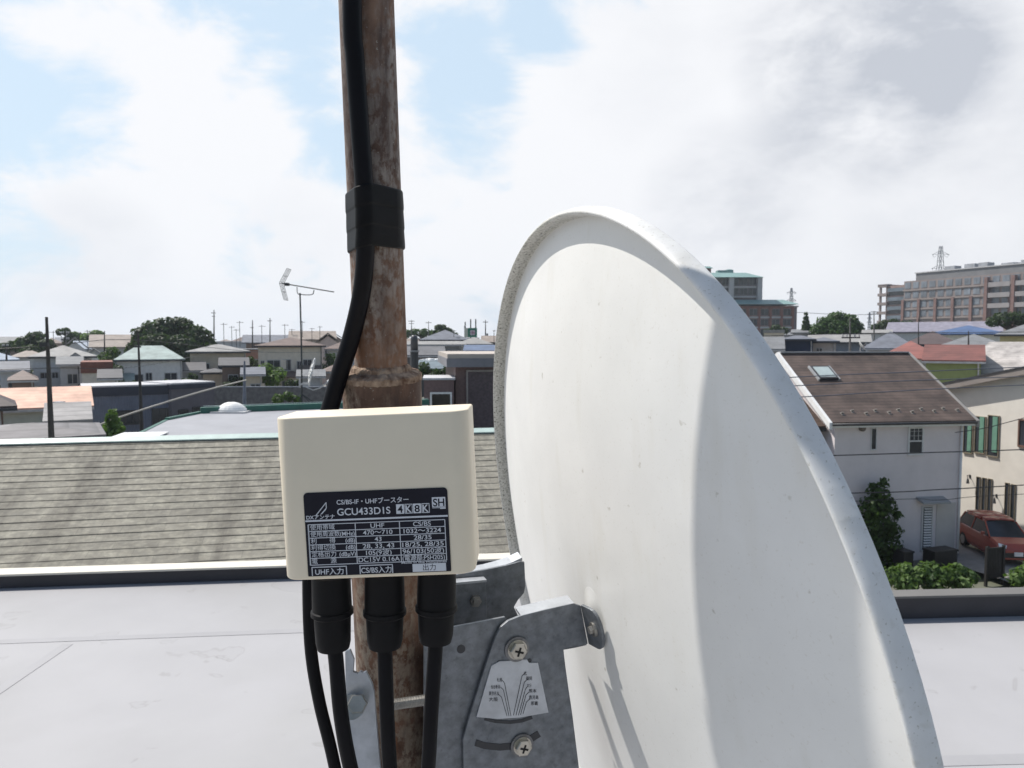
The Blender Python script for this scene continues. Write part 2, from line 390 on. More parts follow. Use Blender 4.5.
# ------------------------------------------------------------------ mast
MS = 1.058; MD = .448*MS
def rustmat(name, zinc, orange, seed):
    m = mat(name, (.185, .115, .08), .85, scale=38, col2=(.07, .038, .026), detail=10, thresh=(.36, .62), bump=.5, bscale=190)
    t = m.node_tree; b = t.nodes['Principled BSDF']; rp = [n for n in t.nodes if n.type == 'VALTORGB'][0]
    c = [n for n in t.nodes if n.type == 'TEX_COORD'][0]
    def nz(scale, sz, det, lo, hi, off):
        mp_ = t.nodes.new('ShaderNodeMapping'); mp_.inputs['Scale'].default_value = (1, 1, sz); mp_.inputs['Location'].default_value = (seed+off, seed, off); t.links.new(c.outputs['Object'], mp_.inputs[0])
        n = t.nodes.new('ShaderNodeTexNoise'); n.inputs['Scale'].default_value = scale; n.inputs['Detail'].default_value = det; n.inputs['Roughness'].default_value = .68; t.links.new(mp_.outputs[0], n.inputs['Vector'])
        r = t.nodes.new('ShaderNodeMapRange'); r.inputs['From Min'].default_value = lo; r.inputs['From Max'].default_value = hi; t.links.new(n.outputs['Fac'], r.inputs['Value']); return r.outputs['Result']
    def mul(a, q):
        n = t.nodes.new('ShaderNodeMath'); n.operation = 'MULTIPLY'
        for i_, v in enumerate((a, q)):
            if isinstance(v, float): n.inputs[i_].default_value = v
            else: t.links.new(v, n.inputs[i_])
        return n.outputs[0]
    def over(base, fac, col):
        x = t.nodes.new('ShaderNodeMix'); x.data_type = 'RGBA'; t.links.new(fac, x.inputs['Factor']); t.links.new(base, x.inputs['A']); x.inputs['B'].default_value = (*col, 1); return x.outputs['Result']
    o = over(rp.outputs[0], mul(nz(20, .18, 9, .47, .66, 3.), nz(90, .25, 6, .30, .60, 9.)), orange)            # orange bloom
    o = over(o, mul(nz(17, .26, 10, .45, .57, 5.), nz(200, .6, 7, .42, .56, 1.)), zinc)                          # zinc that still clings, in flakes
    o = over(o, mul(nz(30, .16, 8, .48, .62, 7.), .85), (.055, .034, .028))                                     # dark runs
    o = over(o, nz(420, 1., 4, .66, .70, 2.), (.30, .28, .25))
    t.links.new(o, b.inputs['Base Color']); return m
RUST = rustmat('rusty_pipe', (.27, .235, .21), (.24, .09, .032), 1.3); RUST2 = rustmat('rusty_sleeve', (.30, .24, .18), (.22, .085, .032), 5.1)
m0, m1 = W(366.3, 0, MD-.0235), W(381, 361, MD); mdir = (m0-m1).normalized()
def maxis(z): return m1+mdir*((z-m1.z)/mdir.z)
zj = W(382, 374, MD).z; RM = .0159*MS; RS = .0238*MS
mast = empty('antenna_mast', maxis(DECK), 0, label='rusty steel antenna mast standing behind the cream amplifier box, thicker below its weld', cat='mast')
off = -maxis(DECK)
def rel(p): return Vector(p)+off
MB().tube([rel(maxis(zj-.02)), rel(maxis(zj+.3)), rel(maxis(zj+1.25))], [RM, RM*.955, RM*.90], 40).build('upper_pipe', RUST, mast, auto=40)
MB().tube([rel(maxis(DECK+.004)), rel(maxis(9.0)), rel(maxis(zj-.001))], RS, 40).build('lower_pipe', RUST2, mast, auto=40)
wb = MB(); K = 110; prof = [(RS+.0003, -.004), (RS+.0006, -.0005), (RS-.0006, .0008), (RS-.003, .0016), (RM+.0026, .0024), (RM+.0018, .0046), (RM+.0004, .0060), (RM-.001, .0064)]
ux = mdir.orthogonal().normalized(); uy = mdir.cross(ux); rn = random.Random(3)
rows = []
for r_, h_ in prof:
    row = []
    for k in range(K):
        a = 2*math.pi*k/K; rr = r_+rn.uniform(-.0004, .0004); p = rel(maxis(zj))+mdir*(h_+rn.uniform(-.0005, .0005))+ux*(rr*math.cos(a))+uy*(rr*math.sin(a)); row.append(tuple(p))
    rows.append(row)
for a, c in zip(rows, rows[1:]):
    for k in range(K): wb.poly([a[k], a[(k+1) % K], c[(k+1) % K], c[k]])
wo_ = wb.build('weld_collar', mat('weld_bead', (.36, .27, .20), .9, scale=130, col2=(.10, .055, .035), bump=.6, bscale=500), mast, smooth=True)
fl = MB(); fl.tube([rel(maxis(DECK+.001)), rel(maxis(DECK+.012))], .07, 24); fl.build('base_flange', RUST2, mast, auto=40)

# ------------------------------------------------------------------ cables
BLACK = mat('black_cable_sheath', (.004, .004, .006), .5, .2, 30, spec=.15, bump=.03, bscale=300)
RUBBER = mat('black_rubber', (.005, .005, .006), .6, .25, 40, spec=.2, bump=.06, bscale=260)
def spline(pts, n=10):
    pts = [Vector(p) for p in pts]; P_ = [pts[0]*2-pts[1]]+pts+[pts[-1]*2-pts[-2]]; out = []
    for i in range(1, len(P_)-2):
        for k in range(n):
            t = k/n; a, b, c, d = P_[i-1:i+3]
            out.append(.5*((2*b)+(c-a)*t+(2*a-5*b+4*c-d)*t*t+(3*b-a-3*c+d)*t**3))
    return out+[pts[-1]]
CR = .0052*MS
path = [W(352, -900, .3463*MS), W(352.5, -300, .3858*MS), W(352, 0, .4055*MS), W(355, 60, .4092*MS), W(360, 130, .4126*MS), W(365, 200, .4166*MS), W(365.5, 245, .4197*MS), W(362, 290, .4258*MS), W(352, 335, .4315*MS), W(338, 380, .432*MS),
        W(326, 425, .433*MS), W(316, 480, .432*MS), W(310, 540, .431*MS), W(308.5, 590, .43*MS), W(311, 650, .43*MS), W(319, 700, .432*MS), W(330, 745, .434*MS), W(343, 800, .437*MS), W(372, 900, .445*MS)]
rr_ = []
sp = spline(path, 8)
for p in sp: rr_.append(CR if p.z > W(0, 480, .43).z else .0039 if p.z < W(0, 560, .43).z else .0045)
tag(MB().tube(sp, rr_, 16).build('coaxial_cable', BLACK, None, smooth=True), 'thick black cable taped to the rusty mast and bending away behind the cream box', 'cable')
# tape: wraps round mast and cable together
tp = MB(); z0, z1 = W(375, 250, .459).z, W(375, 191, .457).z
def hull_ring(z, gap, n=72):
    c = maxis(z); k = min(range(len(sp)-1), key=lambda i: abs((sp[i].z+sp[i+1].z)/2-z)); p0_, p1_ = sp[k], sp[k+1]; f = (z-p0_.z)/(p1_.z-p0_.z); k = p0_+(p1_-p0_)*f
    out = []
    for q in range(n):
        a = 2*math.pi*q/n; d = Vector((math.cos(a), math.sin(a), 0))
        best = max(((Vector((c.x, c.y, z)), RM+gap), (Vector((k.x, k.y, z)), CR+gap)), key=lambda t: t[0].dot(d)+t[1]); out.append(best[0]+d*best[1])
    return out
tape = empty('electrical_tape', maxis(z0), 0, label='wide black tape wound around mast and cable above the weld', cat='tape')
lay = MB(); base = maxis(z0); H_ = z1-z0; prev = None; NK = 44
for k in range(NK+1):
    f = k/NK; turn = (f*3.0) % 1
    gp = .0007+.0003*min(1, (1-turn)*1.5, turn*12)+(-.0004 if k in (0, NK) else 0)
    rg = [p-base+Vector((0, 0, .0016*math.sin(i/72*6.28+1.0))) for i, p in enumerate(hull_ring(z0+H_*f, gp))]
    if prev:
        for i in range(72): lay.poly([prev[i], prev[(i+1) % 72], rg[(i+1) % 72], rg[i]])
    prev = rg
lo = lay.build('tape_turns', mat('vinyl_tape', (.005, .005, .006), .5, .3, 60, spec=.15, bump=.03, bscale=140), tape, smooth=True)

# ------------------------------------------------------------------ amplifier box
BF = .350
bw, bh, bd = 197*BF/F, 167*BF/F, .046
Mb = Matrix.Translation(W(374, 496.5, BF)) @ Matrix.Rotation(R(-2.5), 4, 'Y') @ Matrix.Rotation(R(-1.0), 4, 'Z')
box = frame_empty('amplifier_box', Mb, label='cream plastic signal amplifier box with a black data label, fixed to the mast', cat='amplifier')
CREAM = mat('cream_plastic', (.77, .68, .53), .45, .03, 20, spec=.3, bump=.015, bscale=900)
def rbox(mb_name, x0, x1, y0, y1, z0, z1, rv, rh, m, parent):
    me = bpy.data.meshes.new(mb_name); bm = bmesh.new(); bmesh.ops.create_cube(bm, size=1)
    for v in bm.verts: v.co = ((x0+x1)/2+v.co.x*(x1-x0), (y0+y1)/2+v.co.y*(y1-y0), (z0+z1)/2+v.co.z*(z1-z0))
    ve = [e for e in bm.edges if abs(e.verts[0].co.z-e.verts[1].co.z) > 1e-5 and e.verts[0].co.y < (y0+y1)/2]
    bmesh.ops.bevel(bm, geom=ve, offset=rv, segments=8, affect='EDGES', profile=.5)
    es = [e for e in bm.edges if len(e.link_faces) == 2 and e.calc_face_angle(0) > .9]
    bmesh.ops.bevel(bm, geom=es, offset=rh, segments=3, affect='EDGES', profile=.5)
    bm.to_mesh(me); bm.free()
    for p in me.polygons: p.use_smooth = True
    me.set_sharp_from_angle(angle=R(50)); me.materials.append(m)
    o = bpy.data.objects.new(mb_name, me); COL.objects.link(o); o.parent = parent; return o
rbox('cover', -bw/2, bw/2, 0, bd*.78, -bh/2, bh/2, .0085, .0011, CREAM, box)
rbox('base_plate', -bw/2+.0015, bw/2-.0015, bd*.78+.0006, bd, -bh/2+.0015, bh/2-.0015, .0005, .0005, CREAM, box)
mbk = MB(); mbk.box(-.016, .016, bd-.001, bd+.058, -.02, .02); mbk.build('mast_bracket', ZINC, box)
# data label
px = BF/F
LBL = mat('label_ink', (.012, .012, .020), .5, .08, 60, spec=.2)
INK = mat('label_print', (.60, .62, .66), .5, .03, 40)
lw, lh_ = 146, 86
lx0, lz0 = -bw/2+27*px, -bh/2+90*px          # label's upper left corner in box space
def lab(x, y, d=0): return (lx0+x*px, -.0004-d, lz0-y*px)
lp = MB(); cs = []
for cx, cy, a0 in ((4, 4, 180), (lw-4, 4, 270), (lw-1, lh_-1, 0), (1, lh_-1, 90)):
    r_ = 4 if cy == 4 else 1
    for k in range(5): a = R(a0+k*22.5); cs.append(lab(cx+r_*math.cos(a), cy+r_*math.sin(a)))
lp.prism(cs[::-1], (0, .0005, 0)); lo = lp.build('label_plate', LBL, box)
ln = MB()
def bar(x0, y0, x1, y1, d=.00012): 
    a, b = lab(x0, y0), lab(x1, y1); ln.box(a[0], b[0], a[1]-d, a[1]+.0002, b[2], a[2])
bar(.6, 28, lw-.6, 29.7)
T0, RH = 32.6, 6.95
for k in range(7): bar(3, T0+RH*k-.35, lw-4, T0+RH*k+.35)
for x in (3, 51, 96, lw-4): bar(x-.4, T0, x+.4, T0+RH*(6 if x != 96 else 5)+.2)
bar(95.6, T0+RH*5, 96.4, T0+RH*6)
bar(3, T0-.3, 3.8, T0+6*RH)
for a, b in ((4, 40), (53, 87)):
    bar(a, 76.2, b, 77.1); bar(a, 76.2, a+.9, 85.4); bar(b-.9, 76.2, b, 85.4)
bar(107, 77, 141, 85.2)                                   # white output field
for k in range(4):
    x = 93.5+k*8.6; 
    if k % 2 == 0: bar(x, 15.2, x+8.0, 25)
    else:
        bar(x, 15.2, x+8, 15.9); bar(x, 24.3, x+8, 25); bar(x, 15.2, x+.6, 25); bar(x+7.4, 15.2, x+8, 25)
bar(130, 9.5, 143.6, 19.5); bar(130, 20, 143.6, 20.6); bar(138, 20.6, 143.6, 21.6)
# emblem: a slim pointed blade above the maker's name
def blade(ps, d=.00012): ln.prism([lab(x, y, d) for x, y in ps][::-1], (0, .0003, 0))
blade([(11, 23.5), (22.3, 10.5), (22.9, 10.9), (12.2, 23.6)]); blade([(22.3, 10.4), (23.1, 10.2), (23.1, 16.2), (22.3, 16.6)])
blade([(16, 22.8), (22.2, 16.2), (23.1, 15.8), (22.2, 17.9), (18.2, 22)])
ln.build('label_lines', INK, lo)
fc = bpy.data.curves.new('f', 'FONT'); fc.fill_mode = 'FRONT' if hasattr(fc, 'fill_mode') else fc.fill_mode
TX = MB()
def text(s, x, y, capw, caph, tgt, conv, align='l', d=.00014, bold=0.):
    """write s: baseline at (x, y), cap height caph and full width capw, in the units conv() takes"""
    fc.body = s; fc.offset = bold; o = bpy.data.objects.new('f', fc); COL.objects.link(o); bpy.context.view_layer.update()
    me = bpy.data.meshes.new_from_object(o); xs = [v.co.x for v in me.vertices]; x0, x1 = min(xs), max(xs); k = caph/.70
    kx = capw/(x1-x0) if capw else k
    sh = {'l': 0, 'c': -(x1-x0)*kx/2, 'r': -(x1-x0)*kx}[align]
    i = len(tgt.v); tgt.v += [conv(x+sh+(v.co.x-x0)*kx, y-v.co.y*k, d) for v in me.vertices]
    tgt.f += [[i+q for q in p.vertices] for p in me.polygons]
    bpy.data.objects.remove(o); bpy.data.meshes.remove(me)
B_ = .012
text('CS/BS-IF・UHFブースター', 33.5, 13.0, 73, 4.6, TX, lab, bold=B_)
text('GCU433D1S', 33.5, 24.2, 54, 7.0, TX, lab, bold=B_)
text('DXアンテナ', 1.8, 27, 29, 3.6, TX, lab, bold=.02)
rowsT = [('使用帯域', '', 'UHF', 'CS/BS'), ('使用周波数', '(MHz)', '470～710', '1032～3224'), ('利　　得', '(dB)', '43', '28/35'),
         ('利得切換', '(dB)', '28, 33, 43', '18/25, 28/35'), ('定格出力', '(dBμV)', '105(9波)', '96/103(50波)'), ('電　　源', '', 'DC15V 0.16A', '(電源部:PSH205)')]
for k, (a, u, c1, c2) in enumerate(rowsT):
    y = T0+RH*k+5.6
    text(a, 5, y-.3, 30 if len(a) == 5 else 25, 4.3, TX, lab, bold=.004)
    if u: text(u, 50, y, 0, 4.2, TX, lab, 'r', bold=B_)
    text(c1, 73.5, y, (14, 30, 7, 32, 26, 42)[k], 4.6, TX, lab, 'c', bold=.008)
    text(c2, 118.8, y, (18, 38, 18, 42, 42, 43)[k], 4.6, TX, lab, 'c', bold=.008)
text('Made in the Philippines', 142, 76.3, 46, 1.9, TX, lab, 'r', bold=B_)
text('UHF入力', 22, 84.2, 29, 5.2, TX, lab, 'c', bold=B_); text('CS/BS入力', 70, 84.2, 31, 5.2, TX, lab, 'c', bold=B_)
text('K', 106.1, 23.8, 6, 7.2, TX, lab, 'c', bold=.02); text('K', 123.3, 23.8, 6, 7.2, TX, lab, 'c', bold=.02)
TX.build('lettering', INK, lo)
TD = MB()
text('4', 97.5, 23.8, 5.4, 7.2, TD, lab, 'c', bold=.02); text('8', 114.7, 23.8, 5.4, 7.2, TD, lab, 'c', bold=.02)
text('SH', 136.8, 18.6, 11.5, 7.6, TD, lab, 'c', bold=.02);
TD.build('dark_lettering', LBL, lo)
TO = MB(); text('出力', 124, 83.6, 13, 5, TO, lab, 'c', bold=.004); TO.build('output_lettering', LBL, lo)

# three plugged-in cables under rubber boots
def boot_cable(x, ytop, yring, ybot, wpx, path, label, tilt=0):
    D = BF+.024; s = D/F; c = W(x, ytop-8, D); t = empty('coaxial_cable', c, 0, label=label, cat='cable', group='cables plugged in under the cream box')
    ax = (W(path[0][0], path[0][1], D)-c).normalized(); k = MB()
    r = wpx/2*s; Z = lambda y: (y-ytop+8)*s
    pr = [(r*.97, 0), (r, Z(yring)-.0006), (r*1.07, Z(yring)), (r*1.07, Z(yring)+.0022), (r*.93, Z(yring)+.0034), (r*.88, Z(ybot)-.004), (r*.80, Z(ybot)-.0005), (r*.5, Z(ybot))]
    k.tube([ax*z for _, z in pr], [a for a, _ in pr], 28)
    k.build('boot', RUBBER, t, auto=35)
    P3 = [ax*(Z(ybot)-.004)]+[W(a, b, D+q)-c for a, b, q in path[1:]]
    MB().tube(spline(P3, 8), .0039*D/.374*1.0, 14).build('cord', BLACK, t, smooth=True)
boot_cable(331, 583, 611, 652, 40, [(334, 660, 0), (336, 660, 0), (341, 715, 0), (351, 770, .004), (372, 850, .012), (392, 960, .03)], 'left one of three black plug cables under the cream box, below the UHF input field')
boot_cable(384.5, 580, 611, 650, 41, [(385, 655, 0), (385, 655, 0), (387, 715, 0), (390, 770, .004), (397, 850, .012), (405, 960, .03)], 'middle one of three black plug cables under the cream box')
boot_cable(437, 577, 607, 645, 40, [(435.5, 655, 0), (435, 655, 0), (431, 715, 0), (428, 770, .004), (420, 850, .012), (414, 960, .03)], 'right one of three black plug cables under the cream box, below the white output field')

# ------------------------------------------------------------------ dish antenna
SCL = 1.166; DW, DH = .47*SCL, .50*SCL
dc = Vector((.08938, .52371, -.19932))+Vector((0, 0, CZ)); AZ, EL = 1.26778, .16684
da = Vector((math.cos(AZ), -math.sin(AZ), 0)); dn = Vector((math.sin(AZ)*math.cos(EL), math.cos(AZ)*math.cos(EL), math.sin(EL))); db = da.cross(dn)*-1
db = Vector((-math.sin(AZ)*math.sin(EL), -math.cos(AZ)*math.sin(EL), math.cos(EL)))
Md = Matrix((( da.x, db.x, dn.x, dc.x), (da.y, db.y, dn.y, dc.y), (da.z, db.z, dn.z, dc.z), (0, 0, 0, 1)))
if Md.to_3x3().determinant() > 0: pass
# local axes: x towards the camera side, y up the dish, z out of its front; right-handed set needs x negated
Mr = Matrix(((-da.x, db.x, dn.x, dc.x), (-da.y, db.y, dn.y, dc.y), (-da.z, db.z, dn.z, dc.z), (0, 0, 0, 1)))
dish = frame_empty('satellite_dish', Mr, label='large off-white satellite dish seen from behind, on a zinc mast bracket', cat='satellite dish')
DISHW = mat('dish_paint', (.765, .76, .735), .42, .035, 14, spec=.45, detail=7, bump=.02, bscale=220)
def specks(m, scale, lo, hi, k, stretch=1.):
    t = m.node_tree; b = t.nodes['Principled BSDF']; src = b.inputs['Base Color'].links[0].from_socket
    c = t.nodes.new('ShaderNodeTexCoord'); mp_ = t.nodes.new('ShaderNodeMapping'); mp_.inputs['Scale'].default_value = (1, stretch, 1); t.links.new(c.outputs['Object'], mp_.inputs[0])
    n = t.nodes.new('ShaderNodeTexNoise'); n.inputs['Scale'].default_value = scale; n.inputs['Detail'].default_value = 4; t.links.new(mp_.outputs[0], n.inputs['Vector'])
    r = t.nodes.new('ShaderNodeValToRGB'); t.links.new(n.outputs['Fac'], r.inputs[0]); e = r.color_ramp.elements
    e[0].position = lo; e[0].color = (1, 1, 1, 1); e[1].position = hi; e[1].color = (*k, 1)
    x = t.nodes.new('ShaderNodeMix'); x.data_type = 'RGBA'; x.blend_type = 'MULTIPLY'; x.inputs['Factor'].default_value = 1
    t.links.new(src, x.inputs['A']); t.links.new(r.outputs[0], x.inputs['B']); t.links.new(x.outputs['Result'], b.inputs['Base Color'])
specks(DISHW, 120, .70, .76, (.72, .70, .66)); specks(DISHW, 46, .58, .76, (.945, .935, .91), .22); specks(DISHW, 500, .62, .72, (.93, .92, .90))
RIMW = mat('rim_paint', (.68, .68, .67), .5, .06, 25, spec=.4, bump=.12, bscale=420); specks(RIMW, 700, .64, .70, (.72, .70, .66)); specks(RIMW, 45, .50, .78, (.86, .85, .82)); specks(RIMW, 160, .60, .75, (.86, .85, .82))
LICH = mat('lichen_rim', (.55, .54, .49), .8, .15, 60, bump=.4, bscale=500); specks(LICH, 330, .58, .63, (.12, .12, .10)); specks(LICH, 110, .55, .7, (.62, .60, .52))
def grime(m, other, kx, ky, lo, hi):
    """lichen only on the weather side of the rim"""
    t = m.node_tree; b = t.nodes['Principled BSDF']; src = b.inputs['Base Color'].links[0].from_socket
    c = t.nodes.new('ShaderNodeTexCoord'); s = t.nodes.new('ShaderNodeSeparateXYZ'); t.links.new(c.outputs['Object'], s.inputs[0])
    def mm(op, a, q, r=None):
        n = t.nodes.new('ShaderNodeMath'); n.operation = op
        for i_, v in enumerate((a, q, r)):
            if v is None: continue
            if isinstance(v, float): n.inputs[i_].default_value = v
            else: t.links.new(v, n.inputs[i_])
        return n.outputs[0]
    w = mm('ADD', mm('MULTIPLY', s.outputs['X'], kx), mm('MULTIPLY', s.outputs['Y'], ky))
    n1_ = t.nodes.new('ShaderNodeTexNoise'); n1_.inputs['Scale'].default_value = 60; n1_.inputs['Detail'].default_value = 6; t.links.new(c.outputs['Object'], n1_.inputs['Vector'])
    w = mm('ADD', w, mm('MULTIPLY', n1_.outputs['Fac'], .10))
    r = t.nodes.new('ShaderNodeMapRange'); r.interpolation_type = 'SMOOTHSTEP'; r.inputs['From Min'].default_value = lo; r.inputs['From Max'].default_value = hi; t.links.new(w, r.inputs['Value'])
    n2_ = t.nodes.new('ShaderNodeTexNoise'); n2_.inputs['Scale'].default_value = 560; n2_.inputs['Detail'].default_value = 5; t.links.new(c.outputs['Object'], n2_.inputs['Vector'])
    q = t.nodes.new('ShaderNodeValToRGB'); t.links.new(n2_.outputs['Fac'], q.inputs[0]); e = q.color_ramp.elements
    e[0].position = .42; e[0].color = (.60, .59, .54, 1); e[1].position = .68; e[1].color = (.13, .13, .11, 1); k = e.new(.59); k.color = (.44, .43, .38, 1)
    x = t.nodes.new('ShaderNodeMix'); x.data_type = 'RGBA'; t.links.new(r.outputs['Result'], x.inputs['Factor']); t.links.new(src, x.inputs['A']); t.links.new(q.outputs[0], x.inputs['B']); t.links.new(x.outputs['Result'], b.inputs['Base Color'])
grime(RIMW, None, .52, .45, .13, .20)
DP = .03*SCL
LIPW = .0065; AX, BY = DW/2-LIPW, DH/2-LIPW
def zback(x, y):
    return -.006-DP+DP*((x/AX)**2+(y/BY)**2)
NS = 144
def grid(profile, mk):
    b = MB(); prev = None
    for pr in profile:
        row = [mk(pr, 2*math.pi*k/NS) for k in range(NS)]
        if prev:
            for k in range(NS): b.poly([prev[k], prev[(k+1) % NS], row[(k+1) % NS], row[k]])
        prev = row
    return b
def mk1(pr, a):
    s, front = pr; x, y = AX*s*math.cos(a), BY*s*math.sin(a); z = zback(x, y)+(.0016 if front else 0); return (x, y, z)
rf = grid([(.001+.999*k/30, 0) for k in range(31)]+[(1-.999*k/12, 1) for k in range(13)], mk1)
rf.build('reflector', DISHW, dish, smooth=True)
def mk2(pr, a):
    o, z = pr; n = Vector((math.cos(a)/AX, math.sin(a)/BY)).normalized(); return (AX*math.cos(a)+n.x*o, BY*math.sin(a)+n.y*o, z)
lip = [(-.0005, -.0058), (.0006, -.0070), (.0010, -.0108), (.0018, -.0142), (.0032, -.0160), (.0048, -.0155), (.0060, -.0128), (.0065, -.0092), (.0065, -.0062), (.0058, -.0050), (.0030, -.0046), (-.0005, -.0044)]
lip = [(p.x, p.y) for p in spline([Vector((x, y, 0)) for x, y in lip], 4)]
grid(lip, mk2).build('rim', RIMW, dish, smooth=True)
Mi = Mr.inverted()
def on_plane(px_, py_, k):               # sight line meets the upright plane x = -k of the dish frame
    r = ray(px_, py_); o = Vector((0, 0, CZ)); t = (k-(o-dc).dot(da))/r.dot(da); return Mi @ (o+r*t)
def dish_hit(px_, py_):
    r = ray(px_, py_); o = Vector((0, 0, CZ)); t = .1
    for _ in range(6000):
        p = Mi @ (o+r*t)
        if p.z > zback(p.x, p.y): return p
        t += .0002
# boss pressed into the back of the dish beside the bracket tab
hb = dish_hit(594, 616)
bs = MB(); prev = None
for k in range(9):
    s = k/8; rr0 = .0005+.015*s; row = []
    for q in range(32):
        a = 2*math.pi*q/32; x, y = hb.x+rr0*math.cos(a), hb.y+.004+rr0*1.15*math.sin(a); h_ = .0014*(.5+.5*math.cos(math.pi*s))-.0006*(s > .99); row.append((x, y, zback(x, y)-h_))
    if prev:
        for q in range(32): bs.poly([prev[q], prev[(q+1) % 32], row[(q+1) % 32], row[q]])
    prev = row
bs.build('boss', DISHW, dish, smooth=True)

K1 = .0245
STEEL = mat('galvanised_bracket', (.185, .198, .215), .48, .22, 130, metal=.5, bump=.05, bscale=420, detail=8); specks(STEEL, 26, .50, .72, (.80, .82, .85)); specks(STEEL, 300, .60, .72, (.78, .78, .78))
br = MB()
def plate(mb, pxs, k, th): 
    ps = [on_plane(x, y, k) for x, y in pxs]; mb.prism(ps, Vector((th, 0, 0)))
brk = empty('mast_bracket', (0, 0, 0)); brk.parent = dish
back = MB(); plate(back, [(424, 634), (437, 630), (470, 624), (505, 617), (516, 640), (500, 700), (520, 790), (505, 905), (424, 905)], K1-.004, .0024)
bk = back.build('clamp_plate', STEEL, brk, bevel=.0004)
def hole(px_, py_, r, k, par, nm='slot_hole', m=None):
    c = on_plane(px_, py_, k); b = MB(); b.tube([c+Vector((.0006, 0, 0)), c-Vector((.0003, 0, 0))], r, 20); return b.build(nm, m or DARKMETAL, par, auto=40)
hole(461, 649, .0028, K1-.004, bk)
frontp = [(463, 740), (470, 715), (481, 680), (492.5, 645), (496, 636), (501, 627), (508, 621), (522, 615.5), (545, 610), (573, 603.5), (581, 606), (588, 644), (575, 647), (563.5, 649), (564, 655), (572, 712), (579, 768), (584, 830), (470, 840), (464, 790)]
fp = MB(); plate(fp, frontp, K1, .0026); fpo = fp.build('tilt_plate', STEEL, brk, bevel=.0005)
# the other cheek of the tilting bracket, on the far side of the mast
ot = MB(); ops = [on_plane(x, y, K1)+Vector((.0600, 0, 0)) for x, y in [(512, 672), (535, 655), (556, 648), (566, 655), (574, 712), (580, 768), (584, 830), (505, 840)]]
ot.prism(ops, Vector((.0026, 0, 0))); ot.build('far_tilt_plate', STEEL, brk)
# folded top flange and the tab that meets the dish
fl_ = MB(); a_, b_, c_ = on_plane(521, 615.5, K1-.0004), on_plane(545, 609.5, K1-.0004), on_plane(574, 603.0, K1-.0004)
for p, q in ((a_, b_), (b_, c_)):
    fl_.prism([p, q, q+Vector((.0115, .0015, 0)), p+Vector((.0115, .0015, 0))], (0, -.0022, 0))
fl_.build('folded_edge', mat('sunlit_zinc', (.45, .47, .50), .4, .12, 80, metal=.5), fpo)  # folds coloured brighter than their plates, sunlight put into the metal colour
rf_ = MB(); rp_ = [on_plane(x, y, K1-.0004) for x, y in ((587, 645), (575, 647.8), (563.5, 649.8), (566, 672), (572, 712), (579, 768), (584, 830))]
for p, q in zip(rp_, rp_[1:]): rf_.prism([p, q, q+Vector((.015, 0, 0)), p+Vector((.015, 0, 0))], (0, .0006, -.0020))
rf_.build('shadow_flange', STEEL, fpo)  # unseen flange, added to widen the bracket's shadow on the dish
tb = MB(); p0, p1 = on_plane(580.5, 605, K1), on_plane(588.5, 644, K1)
def tabring():
    out = []; ax = (p1-p0); dirx = Vector((-.0185, 0, .0042)); n = 12
    out.append(p0); 
    for k in range(n+1):
        a = -math.pi/2+math.pi*k/n; out.append(p0+ax*(.5+.5*math.sin(a))+dirx*(.55+.45*math.cos(a)))
    out.append(p1); return out
tb.prism(tabring(), Vector((.0005, 0, .0023))); tbo = tb.build('tab', STEEL, fpo, bevel=.0003)
tcn = p0+(p1-p0)*.5+Vector((-.0100, 0, .0024))
wz = MB(); wz.tube([tcn+Vector((0, 0, -.0012)), tcn+Vector((0, 0, .0006))], .0048, 24); wz.tube([tcn+Vector((0, 0, -.0036)), tcn+Vector((0, 0, 0))], .0026, 6)
wz.build('bolt', mat('dull_bolt', (.30, .29, .27), .4, .2, 80, metal=.8), tbo, auto=35)
# bolts with cross recesses
BOLT = mat('bolt_steel', (.52, .49, .43), .33, .15, 90, metal=.85)
def bolt(px_, py_, rpx, par):
    c = on_plane(px_, py_, K1)+Vector((-.0002, 0, 0)); s = (Mr @ c).y/F; r = rpx*s*1.02; o = MB()
    o.tube([c, c-Vector((.0014, 0, 0))], r*1.38, 28); w = o.build('washer', mat('washer_steel', (.20, .20, .205), .45, .2, 80, metal=.7), par, auto=35)
    h_ = MB(); h_.tube([c-Vector((.0014, 0, 0)), c-Vector((.0022, 0, 0))], r*1.1, 28)
    h_.tube([c-Vector((.0022, 0, 0)), c-Vector((.0052, 0, 0)), c-Vector((.0058, 0, 0))], [r, r, r*.86], 6); hd = h_.build('bolt', BOLT, par, auto=30)
    x_ = MB(); a = R(28)
    for q in (a, a+math.pi/2):
        d1 = Vector((0, math.cos(q), math.sin(q))); d2 = Vector((0, -math.sin(q), math.cos(q)))
        e = c-Vector((.0056, 0, 0)); x_.prism([e-d1*r*.5-d2*r*.11, e+d1*r*.5-d2*r*.11, e+d1*r*.5+d2*r*.11, e-d1*r*.5+d2*r*.11], (-.0005, 0, 0))
    x_.build('cross_recess', mat('recess_black', (.015, .014, .013), .7, .1, 40), hd)
bolt(516.5, 648.5, 9.2, fpo); bolt(521.5, 744.5, 8.6, fpo)
